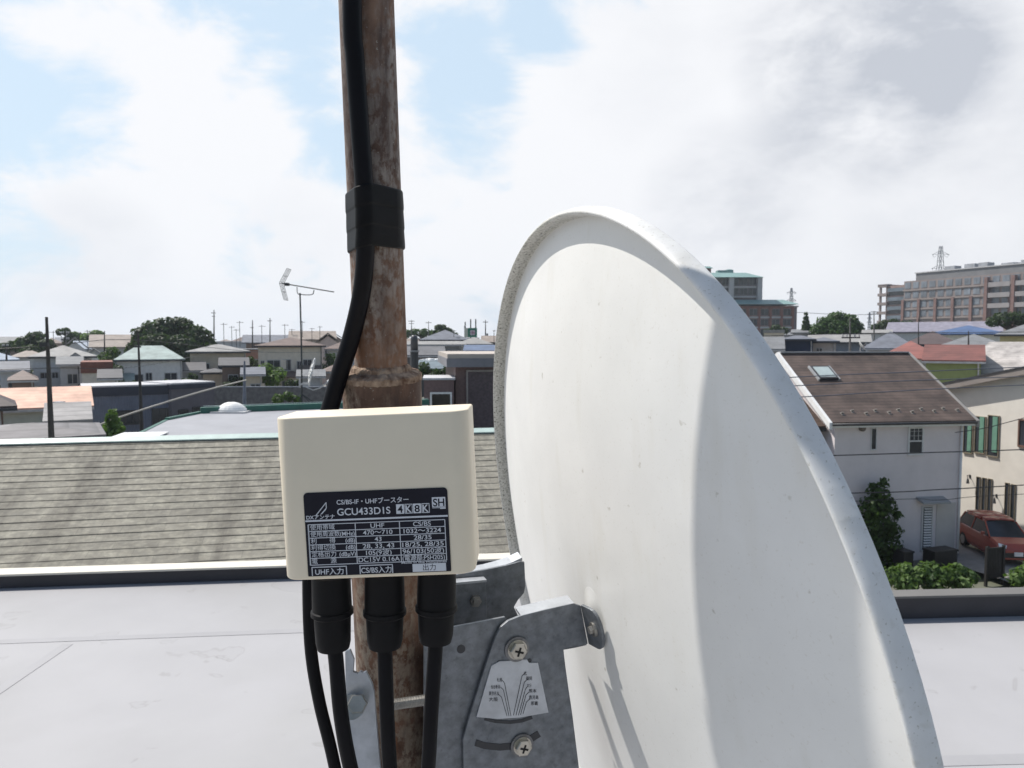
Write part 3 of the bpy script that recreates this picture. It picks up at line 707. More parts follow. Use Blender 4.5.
# angle scale plate and its markings
scp = [(491.5, 666), (499.5, 661.5), (527, 659.5), (529, 663), (538, 663), (548.5, 712.5), (520, 717.5), (498, 719), (476.5, 717)]
sc = MB(); plate(sc, scp, K1+.0009, .0009); sco = sc.build('scale_plate', mat('scale_aluminium', (.50, .52, .55), .4, .12, 60, metal=.35), fpo)
SM = MB()
def scl(x, y, d=0): p = on_plane(x, y, K1+.0011+d); return p
def stroke(pts, wpx=.55):
    for (x0, y0), (x1, y1) in zip(pts, pts[1:]):
        d = Vector((x1-x0, y1-y0)).normalized()*wpx/2; n = Vector((-d.y, d.x))
        SM.poly([scl(x0+n.x, y0+n.y), scl(x1+n.x, y1+n.y), scl(x1-n.x, y1-n.y), scl(x0-n.x, y0-n.y)])
for pts in ([(502, 680), (504.5, 683), (511, 716)], [(500.5, 687), (503.5, 690), (509, 716)], [(498, 694), (501.5, 697), (507, 716)],
            [(526, 672), (522, 676), (513.5, 715.5)], [(528, 679), (524.5, 682), (516, 715.5)], [(528, 686), (525.5, 689), (518.5, 715.5)], [(529, 692), (526, 695), (520.5, 715)], [(530, 699), (526.5, 702), (523, 714)]):
    stroke(pts)
for s, x, y, w_ in (('札幌', 497, 681.5, 5), ('仙台新潟', 491, 688.5, 9), ('東京名古', 489, 695, 10), ('大阪', 489, 701, 9), ('広', 524, 675, 3), ('福岡', 526, 680, 6), ('大分', 527, 687, 4.5), ('熊本', 529, 692.5, 7.5), ('鹿児島', 529, 699, 9.5), ('那覇', 531, 705, 7)):
    text(s, x, y, w_, 3.0, SM, lambda a, b, d: scl(a, b), bold=.004)
SM.build('scale_lettering', mat('scale_ink', (.03, .03, .035), .6, .1, 40), sco)
def arc_slot(cx, cy, pts, wpx, nm):
    b = MB()
    for (x0, y0), (x1, y1) in zip(pts, pts[1:]):
        d = Vector((x1-x0, y1-y0)).normalized()*.3; n = Vector((-d.y, d.x)).normalized()*wpx/2
        b.prism([on_plane(x0-d.x+n.x, y0-d.y+n.y, K1+.0004), on_plane(x1+d.x+n.x, y1+d.y+n.y, K1+.0004), on_plane(x1+d.x-n.x, y1+d.y-n.y, K1+.0004), on_plane(x0-d.x-n.x, y0-d.y-n.y, K1+.0004)], (.0008, 0, 0))
    return b.build(nm, DARKMETAL, fpo)
arc_slot(0, 0, [(485, 719), (495, 721.5), (510, 722.5), (522, 721), (532, 717.5)], 3.2, 'groove')
arc_slot(0, 0, [(476, 743), (485, 746), (500, 747.5), (515, 746), (528, 741), (539, 734)], 6.5, 'slot')
hole(499, 662.5, .0014, K1, fpo); hole(529.5, 660.5, .0014, K1, fpo)
# far arm of the bracket, behind
K2 = -.041
far = MB(); plate(far, [(440, 576), (462, 572.5), (488, 568), (507, 564), (519, 560.5), (523.5, 561), (524.5, 585), (523, 592), (517, 599), (513, 606), (516, 612), (519, 618), (517, 640), (440, 640)], K2, -.0026)
fo_ = far.build('far_plate', STEEL, brk, bevel=.0005)
f2 = MB()
tp_ = [on_plane(x, y, K2+.0004) for x, y in ((459, 577), (467, 574.5), (476, 572), (487, 570), (500, 566.5), (512, 562.3), (522, 557.5))]
for p, q in zip(tp_, tp_[1:]): f2.prism([p, q, q+Vector((.010, .0015, 0)), p+Vector((.010, .0015, 0))], (0, -.0022, 0))
f2.build('folded_edge', mat('sunlit_zinc', ()), fo_)
k2 = MB(); plate(k2, [(436, 584), (486, 582.5), (487, 622), (436, 626)], K2+.012, .003)
k2o = k2.build('clamp_plate', STEEL, brk, bevel=.0004)
rim_ = MB(); e0, e1 = on_plane(454, 585, K2+.0122), on_plane(487, 582, K2+.0122); rim_.prism([e0, e1, e1+Vector((.009, 0, 0)), e0+Vector((.009, 0, 0))], (0, .0016, 0)); rim_.build('folded_edge', mat('sunlit_zinc', ()), k2o)
c = on_plane(475, 600, K2+.012); bb = MB(); bb.tube([c, c-Vector((.0035, 0, 0))], .0042, 6); bb.tube([c-Vector((.0035, 0, 0)), c-Vector((.006, 0, 0))], .0025, 12); bb.build('bolt', mat('dull_bolt', ()), k2o, auto=35)
# cross plate between the two arms, against the mast
cp_ = MB(); q0 = on_plane(432, 632, K1-.004); cp_.box(-(K1-.006), -(K2+.004), q0.y-.20, q0.y-.02, q0.z-.0024, q0.z); cp_.build('cross_plate', STEEL, brk)
# toothed clamp half on the left of the mast with its bolt
MC = MD-.012
cl = MB(); prf = [(345, 652), (350, 650), (354, 660), (353, 672), (358, 674), (360, 671.5), (363, 673), (366, 672), (369, 678), (372, 684), (374, 692), (377, 730), (381, 775), (384, 860), (352, 860), (350, 775), (346, 715)]
pw = [W(x, y, MC-.026) for x, y in prf]
cl.prism([Mi @ p for p in pw], (Mi.to_3x3() @ Vector((0, .0026, 0))))
clo = cl.build('clamp_jaw', mat('pale_zinc', (.42, .45, .49), .42, .16, 60, metal=.55, bump=.05, bscale=420), brk, bevel=.0003)
bo = MB(); bx_ = [W(349, 705, MC-.0285), W(349, 705, MC-.022)]; 
v0 = Mi @ W(357, 704, MC-.034); v1 = Mi @ W(357, 704, MC-.026); bo.tube([v0, v1], [.0052, .0066], 6); v2 = Mi @ W(352, 707, MC-.032); v3 = Mi @ W(352, 707, MC-.022); bo.tube([v2, v3], .0072, 18); bo.build('bolt', BOLT, clo, auto=35)
rod = MB(); ra_, rb_ = W(384, 706, MD-.032), W(432, 699, MD-.034)
n_ = 60; rp, rr2 = [], []
for k in range(n_+1): rp.append(Mi @ (ra_+(rb_-ra_)*(k/n_))); rr2.append(.0030 if k % 2 else .0034)
rod.tube(rp, rr2, 12); rod.build('threaded_rod', mat('dull_bolt', ()), brk)
# ------------------------------------------------------------------ neighbouring shingled roof below the parapet
def shingled():
    zr = CZ-.135*13.2; a, b = G(0, 442.5, zr), G(490, 430.5, zr); d = (b-a).normalized(); n = Vector((-d.y, d.x, 0))
    a = a-d*4.5; b = b+d*1.2; Lr = (b-a).length; S = math.atan(.40); run = 7.2
    mid = (a+b)/2; rz = math.atan2(d.y, d.x)
    t = empty('shingled_house', (mid.x, mid.y, 0), rz, label='house under a weathered grey-green shingle roof just past the parapet', cat='house')
    ANCH.append((mid.x, mid.y, 0)); x = Lr/2
    m = mat('old_shingles', (.25, .238, .212), .85, .12, 2, bump=.3, bscale=30)
    tt = m.node_tree; b_ = tt.nodes['Principled BSDF']; rp_ = [q for q in tt.nodes if q.type == 'VALTORGB'][0]
    c = [q for q in tt.nodes if q.type == 'TEX_COORD'][0]
    bk = tt.nodes.new('ShaderNodeTexBrick'); bk.inputs['Scale'].default_value = 1; bk.inputs['Brick Width'].default_value = .60; bk.inputs['Row Height'].default_value = .19
    bk.inputs['Mortar Size'].default_value = .004; bk.inputs['Color1'].default_value = (.86, .86, .86, 1); bk.inputs['Color2'].default_value = (1.06, 1.06, 1.05, 1); bk.inputs['Mortar'].default_value = (.72, .72, .72, 1); bk.inputs['Bias'].default_value = .1
    tt.links.new(c.outputs['Object'], bk.inputs['Vector'])
    def nz(sx, sy, sc, lo, hi, c0, c1, det=6):
        mp_ = tt.nodes.new('ShaderNodeMapping'); mp_.inputs['Scale'].default_value = (sx, sy, 1); mp_.inputs['Rotation'].default_value = (0, 0, .16); tt.links.new(c.outputs['Object'], mp_.inputs[0])
        n_ = tt.nodes.new('ShaderNodeTexNoise'); n_.inputs['Scale'].default_value = sc; n_.inputs['Detail'].default_value = det; n_.inputs['Roughness'].default_value = .65; tt.links.new(mp_.outputs[0], n_.inputs['Vector'])
        r_ = tt.nodes.new('ShaderNodeValToRGB'); tt.links.new(n_.outputs['Fac'], r_.inputs[0]); e = r_.color_ramp.elements
        e[0].position = lo; e[0].color = (*c0, 1); e[1].position = hi; e[1].color = (*c1, 1); return r_.outputs[0]
    def mul(p, q):
        x_ = tt.nodes.new('ShaderNodeMix'); x_.data_type = 'RGBA'; x_.blend_type = 'MULTIPLY'; x_.inputs['Factor'].default_value = 1
        tt.links.new(p, x_.inputs['A']); tt.links.new(q, x_.inputs['B']); return x_.outputs['Result']
    o = mul(rp_.outputs[0], bk.outputs['Color'])
    o = mul(o, nz(1.3, .16, 1.2, .36, .52, (.66, .65, .64), (1.05, 1.05, 1.03)))      # run-off streaks down the slope
    o = mul(o, nz(2.2, 5.2, 1.7, .38, .60, (.80, .79, .77), (1.08, 1.08, 1.06), 8))      # weathering course by course
    o = mul(o, nz(1, 1, 9, .45, .62, (.80, .80, .79), (1.06, 1.06, 1.02), 8))
    tt.links.new(o, b_.inputs['Base Color'])
    rf = empty('roof', (0, 0, 0)); rf.parent = t
    mb = MB(); rows = 38; e = .19; rn = random.Random(4)
    for k in range(rows):
        y0, y1 = -e*(k+1), -e*k; q = 0.0; X = -x
        segs = int(Lr/1.0); px_ = [X+Lr*i/segs for i in range(segs+1)]
        lift = [.014+rn.uniform(-.003, .003) for _ in px_]; jag = [rn.uniform(-.006, .006) for _ in px_]
        for i in range(segs):
            p = [(px_[i], y0-.01+jag[i], lift[i]), (px_[i+1], y0-.01+jag[i+1], lift[i+1]), (px_[i+1], y1+.02, .004), (px_[i], y1+.02, .004)]
            mb.poly(p); mb.poly([(px_[i], y0-.01+jag[i], -.002), (px_[i+1], y0-.01+jag[i+1], -.002), p[1], p[0]])
    so_ = mb.build('shingle_courses', m, t); so_.rotation_euler = (S, 0, 0); so_.location = (0, 0, a.z)
    bpy.data.objects.remove(rf)
    pale = mat('pale_green_metal', (.40, .50, .47), .45, .1, 3)
    r = MB(); h0, h1 = math.cos(S)*run, math.sin(S)*run
    r.prism([(-x, -h0, a.z-h1-.06), (-x, 0, a.z-.05), (-x, h0, a.z-h1-.06), (-x, 0, a.z-.25)], (Lr, 0, 0)); r.build('roof_deck', mat('far_slope_shingles', (.26, .26, .22), .85, .15, 2), t)
    k = MB(); 
    for sg in (-1, 1): k.prism([(-x, 0, a.z+.055), (-x, sg*.15, a.z-.01), (-x, sg*.15, a.z-.03), (-x, 0, a.z+.02)], (Lr, 0, 0))
    k.build('ridge_cap', pale, t)
    w = MB(); w.prism([(-x+.3, -h0+.5, -1), (-x+.3, -h0+.5, a.z-h1), (-x+.3, 0, a.z-.35), (-x+.3, h0-.5, a.z-h1), (-x+.3, h0-.5, -1)], (Lr-.6, 0, 0)); w.build('wall', mat('beige_render', (.42, .38, .32), .85, .08, 2), t)
shingled()

# ------------------------------------------------------------------ wall and roof colours
def wallm(n, c, v=.08, sc=2.5): return mat('wall_'+n, tuple(min(.72, q*1.25) for q in c), .85, v, sc)
WCREAM, WWHITE, WGREY, WBEIGE, WPINK = wallm('cream', (.56, .50, .42)), wallm('white', (.58, .57, .56)), wallm('grey', (.36, .37, .39)), wallm('beige', (.44, .38, .30)), wallm('rose', (.42, .34, .31))
WBROWN, WDARK = wallm('brown', (.17, .12, .10)), wallm('dark', (.09, .09, .10))
RGREY, RPALE, RBROWN, RDARK = roofmat('roof_grey', (.16, .165, .175)), roofmat('roof_pale', (.25, .245, .24)), roofmat('roof_brown', (.14, .095, .08)), roofmat('roof_dark', (.075, .073, .08))
RBLUE, RRED, RGREEN, RTAN = roofmat('roof_blue', (.05, .10, .22)), roofmat('roof_red', (.24, .085, .07)), roofmat('roof_green', (.28, .35, .335), depth=.2), roofmat('roof_tan', (.25, .205, .175))
RSLATE, RBLUEG = roofmat('roof_slate', (.13, .14, .17)), roofmat('roof_bluegrey', (.25, .30, .38))

# ------------------------------------------------------------------ middle distance, left
# dark low house roofs just over the ridge
house_px('low_house', 'low house under a dusty dark grey roof behind the pale ridge cap', -45, 88, 443, 22, 3.2, 3.0, 'hip', .48, WGREY, roofmat('roof_dusty', (.15, .14, .145)), over=.5, group=None)
house_px('cottage_house', 'low house with a faded terracotta roof and grey-green side wall, left of the blue building', -6, 86, 411, 36, 3.4, 5.5, 'gx', .85, wallm('greygreen', (.33, .36, .33)), roofmat('roof_terracotta', (.62, .37, .27), depth=.18), (('f', 2.6, 1.2, .8, .9),), py1=410, over=.35)
house_px('shed_house', 'small grey lean-to roof with a dark underside beside the tall left utility pole', 50, 86, 424, 30, 2.6, 2.2, 'shed', .55, WDARK, roofmat('roof_weathered', (.24, .23, .23)), over=.25)
c_ = W(59, 415, 33); cb = empty('rooftop_box', (c_.x, c_.y, c_.z), 0, label='slate blue upright duct box on the terracotta roof', cat='duct')
MB().box(-.17, .17, -.15, .15, -.3, .55).build('casing', mat('duct_blue', (.12, .15, .22), .5, .1, 3), cb); MB().box(-.2, .2, -.18, .18, .5505, .60).build('cover_lid', mat('duct_lid', (.3, .33, .38), .5, .1, 3), cb)
house_px('dark_house', 'corner of a dark brown curved eave at the far left edge', -60, 3, 411, 30, 4, 2.4, 'hip', 1.1, WBROWN, roofmat('roof_maroon', (.06, .04, .04)), over=.5)
# blue-grey corrugated building: two volumes, joined
WBLUE = mat('wall_blue_cladding', (.13, .145, .20), .6, .1, 1.5)
def clad(m, pitch):
    t = m.node_tree; b = t.nodes['Principled BSDF']; c = t.nodes.new('ShaderNodeTexCoord'); w = t.nodes.new('ShaderNodeTexWave'); w.bands_direction = 'X'
    w.inputs['Scale'].default_value = 1/pitch*.5; t.links.new(c.outputs['Object'], w.inputs['Vector']); bp = t.nodes.new('ShaderNodeBump'); bp.inputs['Strength'].default_value = .6; bp.inputs['Distance'].default_value = .03
    t.links.new(w.outputs['Fac'], bp.inputs['Height']); t.links.new(bp.outputs[0], b.inputs['Normal'])
clad(WBLUE, .25)
NAVY = mat('navy_fascia', (.022, .028, .05), .5, .1, 2); RFLAT = mat('flat_roof_sheet', (.46, .46, .48), .7, .08, 1)
house_px('clad_house', 'long flat-topped blue-grey clad house with a navy fascia, behind the young shrub', 82, 170, 389, 45, 6.2, 3.6, 'flat', .10, WBLUE, RFLAT, (('f', 1.5, 3.9, .75, .75, DARKMETAL), ('f', 2.35, 3.9, .75, .75, DARKMETAL), ('f', 3.85, 3.7, 1.2, 1.0, DARKMETAL, None, 2)), d1=47.5, py1=384.5, over=.05, fascia=(.55, NAVY))
house_px('clad_house', 'dark brown flat-topped house joined to the right end of the blue-grey one', 171, 214, 385.5, 47.2, 6.0, 3.6, 'flat', .1, wallm('umber', (.10, .095, .11)), RFLAT, (('f', .5, 3.5, .55, .8, DARKMETAL), ('f', 1.45, 3.7, .6, .7, DARKMETAL)), d1=49.5, py1=382, over=.04, fascia=(.3, NAVY))
# flat grey roof with green edges
GRN = mat('green_edge_metal', (.02, .115, .085), .45, .15, 3)
zf = CZ-2.45; pf = [G(118, 443, zf), G(432, 435.5, zf), G(428, 404, zf), G(203, 412.5, zf), G(165, 420, zf)]
fb = empty('grey_flat_roof_building', (pf[0].x, pf[0].y, 0), 0, label='building with a pale grey flat roof edged in dark green behind the shingle ridge', cat='building')
o_ = Vector((pf[0].x, pf[0].y, 0)); ANCH.append((4, 24, 0))
q_ = [p-o_ for p in pf]
MB().prism([p-Vector((0, 0, zf+1)) for p in q_], (0, 0, zf+1-.15)).build('wall', WGREY, fb)
MB().prism([p-Vector((0, 0, .149)) for p in q_], (0, 0, .149)).build('roof', mat('grey_sheet_roof', (.27, .275, .30), .6, .08, 1), fb)
def edge(p, q, hgt, w_=.22):
    d = (q-p).normalized(); n = Vector((-d.y, d.x, 0)); b = MB(); b.prism([p+Vector((0, 0, -.06)), q+Vector((0, 0, -.06)), q+n*w_+Vector((0, 0, -.06)), p+n*w_+Vector((0, 0, -.06))], (0, 0, hgt+.06)); return b.build('green_edge', GRN, fb)
edge(q_[2]+Vector((0, -.2, 0)), q_[3]+Vector((0, -.2, 0)), .20); edge(q_[3], q_[4], .07, .12); edge(q_[4], q_[0], .02, .1)
kb = MB(); d_ = (q_[3]-q_[2]).normalized(); kb.prism([q_[2]+Vector((0, .02, .2005)), q_[3]+Vector((0, .02, .2005)), q_[3]+Vector((0, .07, .2005)), q_[2]+Vector((0, .07, .2005))], (0, 0, .02)); kb.build('edge_trim', mat('edge_pale', (.35, .42, .42), .5, .1, 2), fb)
# white dome, small finial, white sheet
dm = W(232, 415, 25); dv = empty('roof_dome', (dm.x, dm.y, zf), 0, label='white domed skylight on the green-edged grey roof', cat='skylight')
prof = [(0.50, 0), (.50, .06), (.44, .13), (.36, .20), (.26, .26), (.14, .295), (.0, .305)]
b = MB(); prev = None
for r_, z_ in prof:
    row = [(r_*1.0*math.cos(2*math.pi*k/20), r_*.7*math.sin(2*math.pi*k/20), z_+.05) for k in range(20)]
    if prev:
        for k in range(20): b.poly([prev[k], prev[(k+1) % 20], row[(k+1) % 20], row[k]])
    prev = row
b.build('dome', WHITE, dv, smooth=True); MB().box(-.58, .58, -.42, .42, .001, .055).build('kerb', mat('dome_kerb', (.5, .5, .5), .6, .1, 3), dv)
ws = G(140, 436, zf+.01); wt = empty('metal_sheet', (ws.x, ws.y, zf), R(9), label='flat white panel lying at the left corner of the green-edged grey roof', cat='panel')
MB().box(-.55, .55, -.5, .5, .02, .05).build('sheet', WHITE, wt); [MB().box(x0, x0+.08, -.45, .45, .001, .0195).build('batten', ALU, wt) for x0 in (-.45, .37)]
# television aerial with a small dish
ab = G(302, 405, zf); d0 = ab.y
ae = empty('rooftop_aerial', (ab.x, ab.y, zf), 0, label='thin television aerial with a V reflector on a mast, rising from the grey roof', cat='aerial')
def ap(px_, py_, dd=0): return W(px_, py_, d0+dd)-ab+Vector((0, 0, 0))
AER = mat('aerial_metal', (.028, .034, .036), .7, .2, 5); sc_ = d0/F
b = MB(); b.tube([(0, 0, 0), ap(301.5, 350), ap(300, 293)], .8*sc_, 8); b.build('mast', AER, ae)
for k, (x_, y_) in enumerate(((292, 0), (312, 0), (302, .5))):
    p = G(x_, 407, zf)-ab; MB().tube([(p.x, y_, 0), ap(301.8, 394)], .5*sc_, 6).build('guy_leg', AER, ae)
b = MB(); b.tube([ap(282, 283.3), ap(334, 292)], .55*sc_, 6)
for x_ in range(6): f = x_/5; p = ap(300+32*f, 286.3+5.2*f); b.tube([p+Vector((-.02, -.14, 0)), p+Vector((.02, .14, 0))], .006, 5)
b.build('boom', AER, ae)
b = MB()
for y_ in (-.25, -.08, .08, .25): b.tube([ap(289, 269)+Vector((0, y_, 0)), ap(281.5, 283.5)+Vector((0, y_, 0)), ap(286, 300)+Vector((0, y_, 0))], .011, 5)
for f in (0, .5, 1): 
    p = ap(289-7.5*f, 269+14.5*f); b.tube([p+Vector((0, -.25, 0)), p+Vector((0, .25, 0))], .009, 5); p = ap(286-4.5*f, 300-16.5*f); b.tube([p+Vector((0, -.25, 0)), p+Vector((0, .25, 0))], .009, 5)
b.build('reflector', AER, ae)
b = MB(); b.tube(spline([ap(297, 287), ap(297.5, 293), ap(301, 294.5), ap(312, 294.5), ap(314, 290)], 4), .45*sc_, 6); b.build('support_arm', AER, ae)
b = MB(); p = ap(287.5, 284.5); b.box(p.x-.1, p.x+.06, p.y-.06, p.y+.06, p.z-.05, p.z+.06); b.build('feed_box', mat('feed_box', (.03, .03, .035), .5, .1, 4), ae)
sdh = empty('satellite_dish', W(312, 372, d0-.1), 0, label='small white satellite dish seen edge-on, clamped to the thin aerial mast', cat='satellite dish')
zz = sdh.location; b = MB(); prev = None
fx = (W(317, 372, d0)-W(307, 372, d0)).x
ax1 = (W(314.5, 388, d0-.1)-W(307.5, 356, d0-.1)); ctr = W(311, 372, d0-.1)-zz; nv = Vector((.955, .2, -.22)).normalized(); uu = ax1.normalized(); uu = (uu-nv*uu.dot(nv)).normalized(); vv = nv.cross(uu)
for k in range(7):
    s = k/6+.001; row = [ctr+uu*(.54*s*math.cos(2*math.pi*q/24))+vv*(.50*s*math.sin(2*math.pi*q/24))+nv*(.09*s*s-.05) for q in range(24)]
    if prev:
        for q in range(24): b.poly([prev[q], prev[(q+1) % 24], row[(q+1) % 24], row[q]])
    prev = row
ro_ = b.build('reflector', WHITE, sdh, smooth=True); ms = ro_.modifiers.new('s', 'SOLIDIFY'); ms.thickness = .02
b = MB(); b.tube([W(306, 387, d0-.1)-zz, W(313, 390, d0-.1)-zz, W(320, 388, d0-.3)-zz, W(329, 381, d0-.5)-zz], .022, 6); b.build('feed_arm', mat('feed_arm_grey', (.45, .45, .46), .5, .1, 4), sdh)
b = MB(); p = W(330, 380.5, d0-.5)-zz; b.tube([p+Vector((-.09, 0, -.05)), p+Vector((.05, 0, .05))], [.05, .035], 10); b.build('feed_horn', WHITE, sdh)
b = MB(); p = W(304, 384, d0)-zz; b.box(p.x-.16, p.x+.2, p.y-.06, p.y+.06, p.z-.04, p.z+.04); b.box(p.x-.18, p.x-.13, p.y-.05, p.y+.05, p.z-.14, p.z+.2); b.build('clamp', ALU, sdh)
# dark flue behind the sleeve
fp_ = W(414.5, 372, 21); fz = zf; fe = empty('flue_pipe', (fp_.x, fp_.y, zf), 0, label='dark round-topped flue pipe right of the rusty mast, above the weld', cat='flue')
tz = W(414, 335, 21).z-zf; tm = W(414, 352, 21).z-zf
MB().tube([(0, 0, 0), (0, 0, tm)], .115, 18).build('pipe', DARKMETAL, fe, auto=40); MB().tube([(0, 0, tm+.001), (0, 0, tm+.05)], .14, 18).build('collar', mat('flue_collar', (.2, .2, .21), .5, .1, 4), fe, auto=40)
MB().tube([(0, 0, tm+.051), (0, 0, tz-.1), (0, 0, tz-.03), (0, 0, tz)], [.105, .105, .085, .03], 18).build('cap', mat('flue_cap', (.06, .06, .07), .35, .2, 4), fe, smooth=True)
# brown tiled building by the dish rim
WTILE = mat('wall_brown_tile', (.15, .095, .09), .6, .15, 8)
tb_ = house_px('tiled_building', 'brown tiled building with a beige flat roof edge, between the mast and the dish', 455.5, 620, 361, 30, 8.0, 7, 'flat', .18, WTILE, mat('beige_slab', (.42, .37, .33), .7, .08, 1), (('f', .5, 5.1, 6.1, 2.35, mat('panel_frame', (.30, .27, .26), .5, .1, 3), mat('tile_panel', (.09, .065, .075), .5, .25, 9)),), py1=355, d1=31, over=.35, fascia=(.35, mat('grey_fascia', (.19, .19, .21), .6, .1, 2)))
house_px('tiled_wing_building', 'low brown wing with a black pale-framed window, left of the tiled building', 424, 454, 380, 29, 6.8, 2.5, 'flat', .08, WTILE, RFLAT, (('f', .30, 5.75, .72, .50, WHITE, mat('black_pane', (.008, .008, .01), .2, .2, 2), 0),), over=.05)
# ------------------------------------------------------------------ houses on the rise to the left
W1 = lambda *a: ('f',)+a
house_px('white_house', 'tall white house with a pale grey hipped roof behind the tall left utility pole', 33, 92, 358, 75, 5.7, 7, 'hip', 1.3, WWHITE, RPALE, (W1(.6, 3.2, .7, 1.0), W1(1.6, 3.3, .5, .9), W1(3.2, 3.2, .9, 1), W1(4.9, 3.2, .8, 1), W1(2.0, .9, .4, 1.1), W1(.5, .8, .9, 1)), over=.45)
house_px('gabled_house', 'narrow pale house gable rising behind the white house', 62, 88, 352, 86, 6, 5, 'gy', 1.6, WGREY, RPALE, (W1(1.0, 4.6, .8, .9),), over=.4)
house_px('brown_band_house', 'cream low house with a broad rust-brown upper band beside the green-roofed house', 82, 112, 373, 66, 3.2, 6, 'flat', 1.0, WCREAM, mat('rust_band', (.20, .075, .05), .7, .15, 3), (W1(.7, 1.0, .6, .9), W1(1.5, 1.0, .7, 1.0)), over=.1)
house_px('blue_roof_house', 'grey house with a small blue-grey roof at the left edge, upper row', -22, 16, 361, 92, 5.0, 7, 'hip', 1.1, WGREY, RBLUEG, (W1(3.5, 2.8, 1.0, 1.1),), over=.4)
house_px('tan_roof_house', 'white-walled house with a tan hipped roof left of the white house', 14, 44, 358, 100, 5.2, 7, 'hip', 1.15, WWHITE, RTAN, (W1(.8, 2.6, 1.0, 1.5), W1(2.3, 2.9, 1.3, 1.1)), over=.5)
house_px('high_house', 'wide grey slate roof at the top left edge of the skyline', -40, 22, 346, 130, 5.5, 9, 'gx', 1.5, WBROWN, RGREY, (W1(6.0, 3.0, 1.2, 1.2),), over=.6)
house_px('blue_gabled_house', 'small house with a pale blue roof on the skyline left of the big dark tree', 76, 96, 350, 118, 5.5, 7, 'gx', 1.3, WGREY, RBLUEG, (W1(1, 3.4, .8, 1),), over=.4)
house_px('sloping_house', 'house with a long sunlit tan roof slope on the skyline beside the big dark tree', 94, 128, 349, 112, 5.6, 9, 'gx', 1.9, WGREY, RTAN, (W1(.9, 3.0, 1, 1), W1(3, 3, 1, 1)), over=.7, py1=347)
house_px('green_roof_house', 'white house with a pale green double-pitched roof in front of the big dark tree', 117, 182, 361, 72, 5.0, 7, 'hip', 1.5, WWHITE, RGREEN, (W1(.5, 3.1, .6, .7), W1(1.5, 2.95, .7, .7), W1(2.5, 3.1, .5, .7), W1(4.2, 3.0, 1.05, .75)), over=.3, inset=1.7)
house_px('beige_house', 'beige house with a light hipped roof and porch, right of the green-roofed house', 190, 246, 353, 82, 5.6, 7, 'hip', .95, WBEIGE, RPALE, (W1(2.9, 3.4, 1.7, 1.0), W1(1.0, 3.5, .9, .9), W1(3.4, .7, 1.2, 1.4)), over=.5, inset=2.6)
house_px('porch_house', 'small beige porch block with a dark lid roof at the foot of the beige house', 203, 226, 374, 76, 3.6, 3, 'hip', .55, WBEIGE, RDARK, (W1(.5, .8, .7, 1.2),), over=.3)
house_px('cream_house', 'two-storey cream house with a brown hipped roof behind the thin aerial mast', 258, 322, 347, 85, 5.9, 8, 'hip', 1.15, WCREAM, RBROWN, (W1(1.0, 3.4, 1.35, .95, None, None, 1), W1(2.75, 3.2, .8, 1.2), W1(4.3, 3.4, .5, .8), W1(5.0, 2.0, .9, 2.4), W1(2.6, 1.0, 1.0, .9), W1(4.1, .3, .9, 1.6), W1(.3, 3.5, .35, .8)), over=.45)
house_px('rear_house', 'pale house with a long light tan gabled roof on the skyline behind the cream house', 292, 333, 340.5, 118, 5.5, 9, 'gx', 1.4, WWHITE, RTAN, (W1(4.8, 3.3, .8, 1),), over=.6)
house_px('rear_gabled_house', 'white gabled house end on the skyline close to the black cable', 318, 338, 343, 112, 6, 9, 'gy', 1.4, WPINK, RTAN, (W1(1.0, 4, .7, .9),), over=.4)
house_px('edge_house', 'brown-roofed house half hidden behind the black cable bend', 328, 360, 350, 96, 5.8, 8, 'hip', 1.2, WGREY, RBROWN, (W1(1.2, 3.2, 1, 1),), over=.5)
house_px('dark_roof_house', 'house under a broad slate roof on the skyline just left of the cream house', 246, 300, 343.5, 128, 5.2, 9, 'gx', 1.35, WBROWN, RSLATE, (W1(1.5, 3, 1, 1), W1(5.2, 3, 1, 1)), over=.7)
house_px('red_wall_house', 'rust-red walled house with white laundry left of the cream house', 240, 262, 350, 100, 5.2, 6, 'flat', .15, wallm('rust', (.22, .12, .09)), RGREY, (W1(.4, 3.0, .8, .9), W1(1.6, 3.0, .8, .9)), over=.2)
house_px('grey_block_building', 'pale grey flat block with many aerials right of the big dark tree', 210, 247, 342.5, 150, 6, 8, 'flat', .25, WGREY, RFLAT, (W1(1, 3.5, 1, 1), W1(3, 3.5, 1, 1), W1(5, 3.5, 1, 1)), over=.15)
# right of the mast
house_px('hip_roof_house', 'house with a wide dark hipped roof right of the flue pipe', 424, 466, 341, 95, 5.5, 9, 'hip', 1.5, WGREY, RSLATE, (W1(.8, 3, 1.4, 1.1), W1(3, 3, 1.2, 1.1)), over=.6)
house_px('eaves_house', 'grey house with long pale eaves below the dark hipped roof', 412, 461, 346, 80, 5.4, 6, 'gx', .35, wallm('smoke', (.20, .21, .24)), RPALE, (W1(1.3, 3.0, 1.0, 1.1), W1(3.2, 3, 1.3, 1.1)), over=.6)
house_px('white_roof_house', 'white house with a low pale hipped roof under the green sign', 459, 489, 345.5, 82, 5.6, 7, 'hip', .95, WWHITE, RPALE, (W1(.45, 3.2, .32, .8), W1(.95, 3.2, .32, .8), W1(1.75, 3.3, .35, .7), W1(2.5, 3.3, .4, .8)), over=.5)
house_px('brown_gabled_house', 'small brown house right of the pale roof, beside the dish rim', 484, 500, 343.5, 92, 5.4, 6, 'gx', .8, WBROWN, RTAN, (W1(.8, 3.0, .7, .9),), over=.4)
house_px('solar_roof_house', 'low house with a dark blue roof band above the tiled building', 468, 520, 352.5, 60, 5.2, 5, 'gx', .42, WPINK, roofmat('roof_bluestrip', (.09, .13, .22)), (), over=.4)
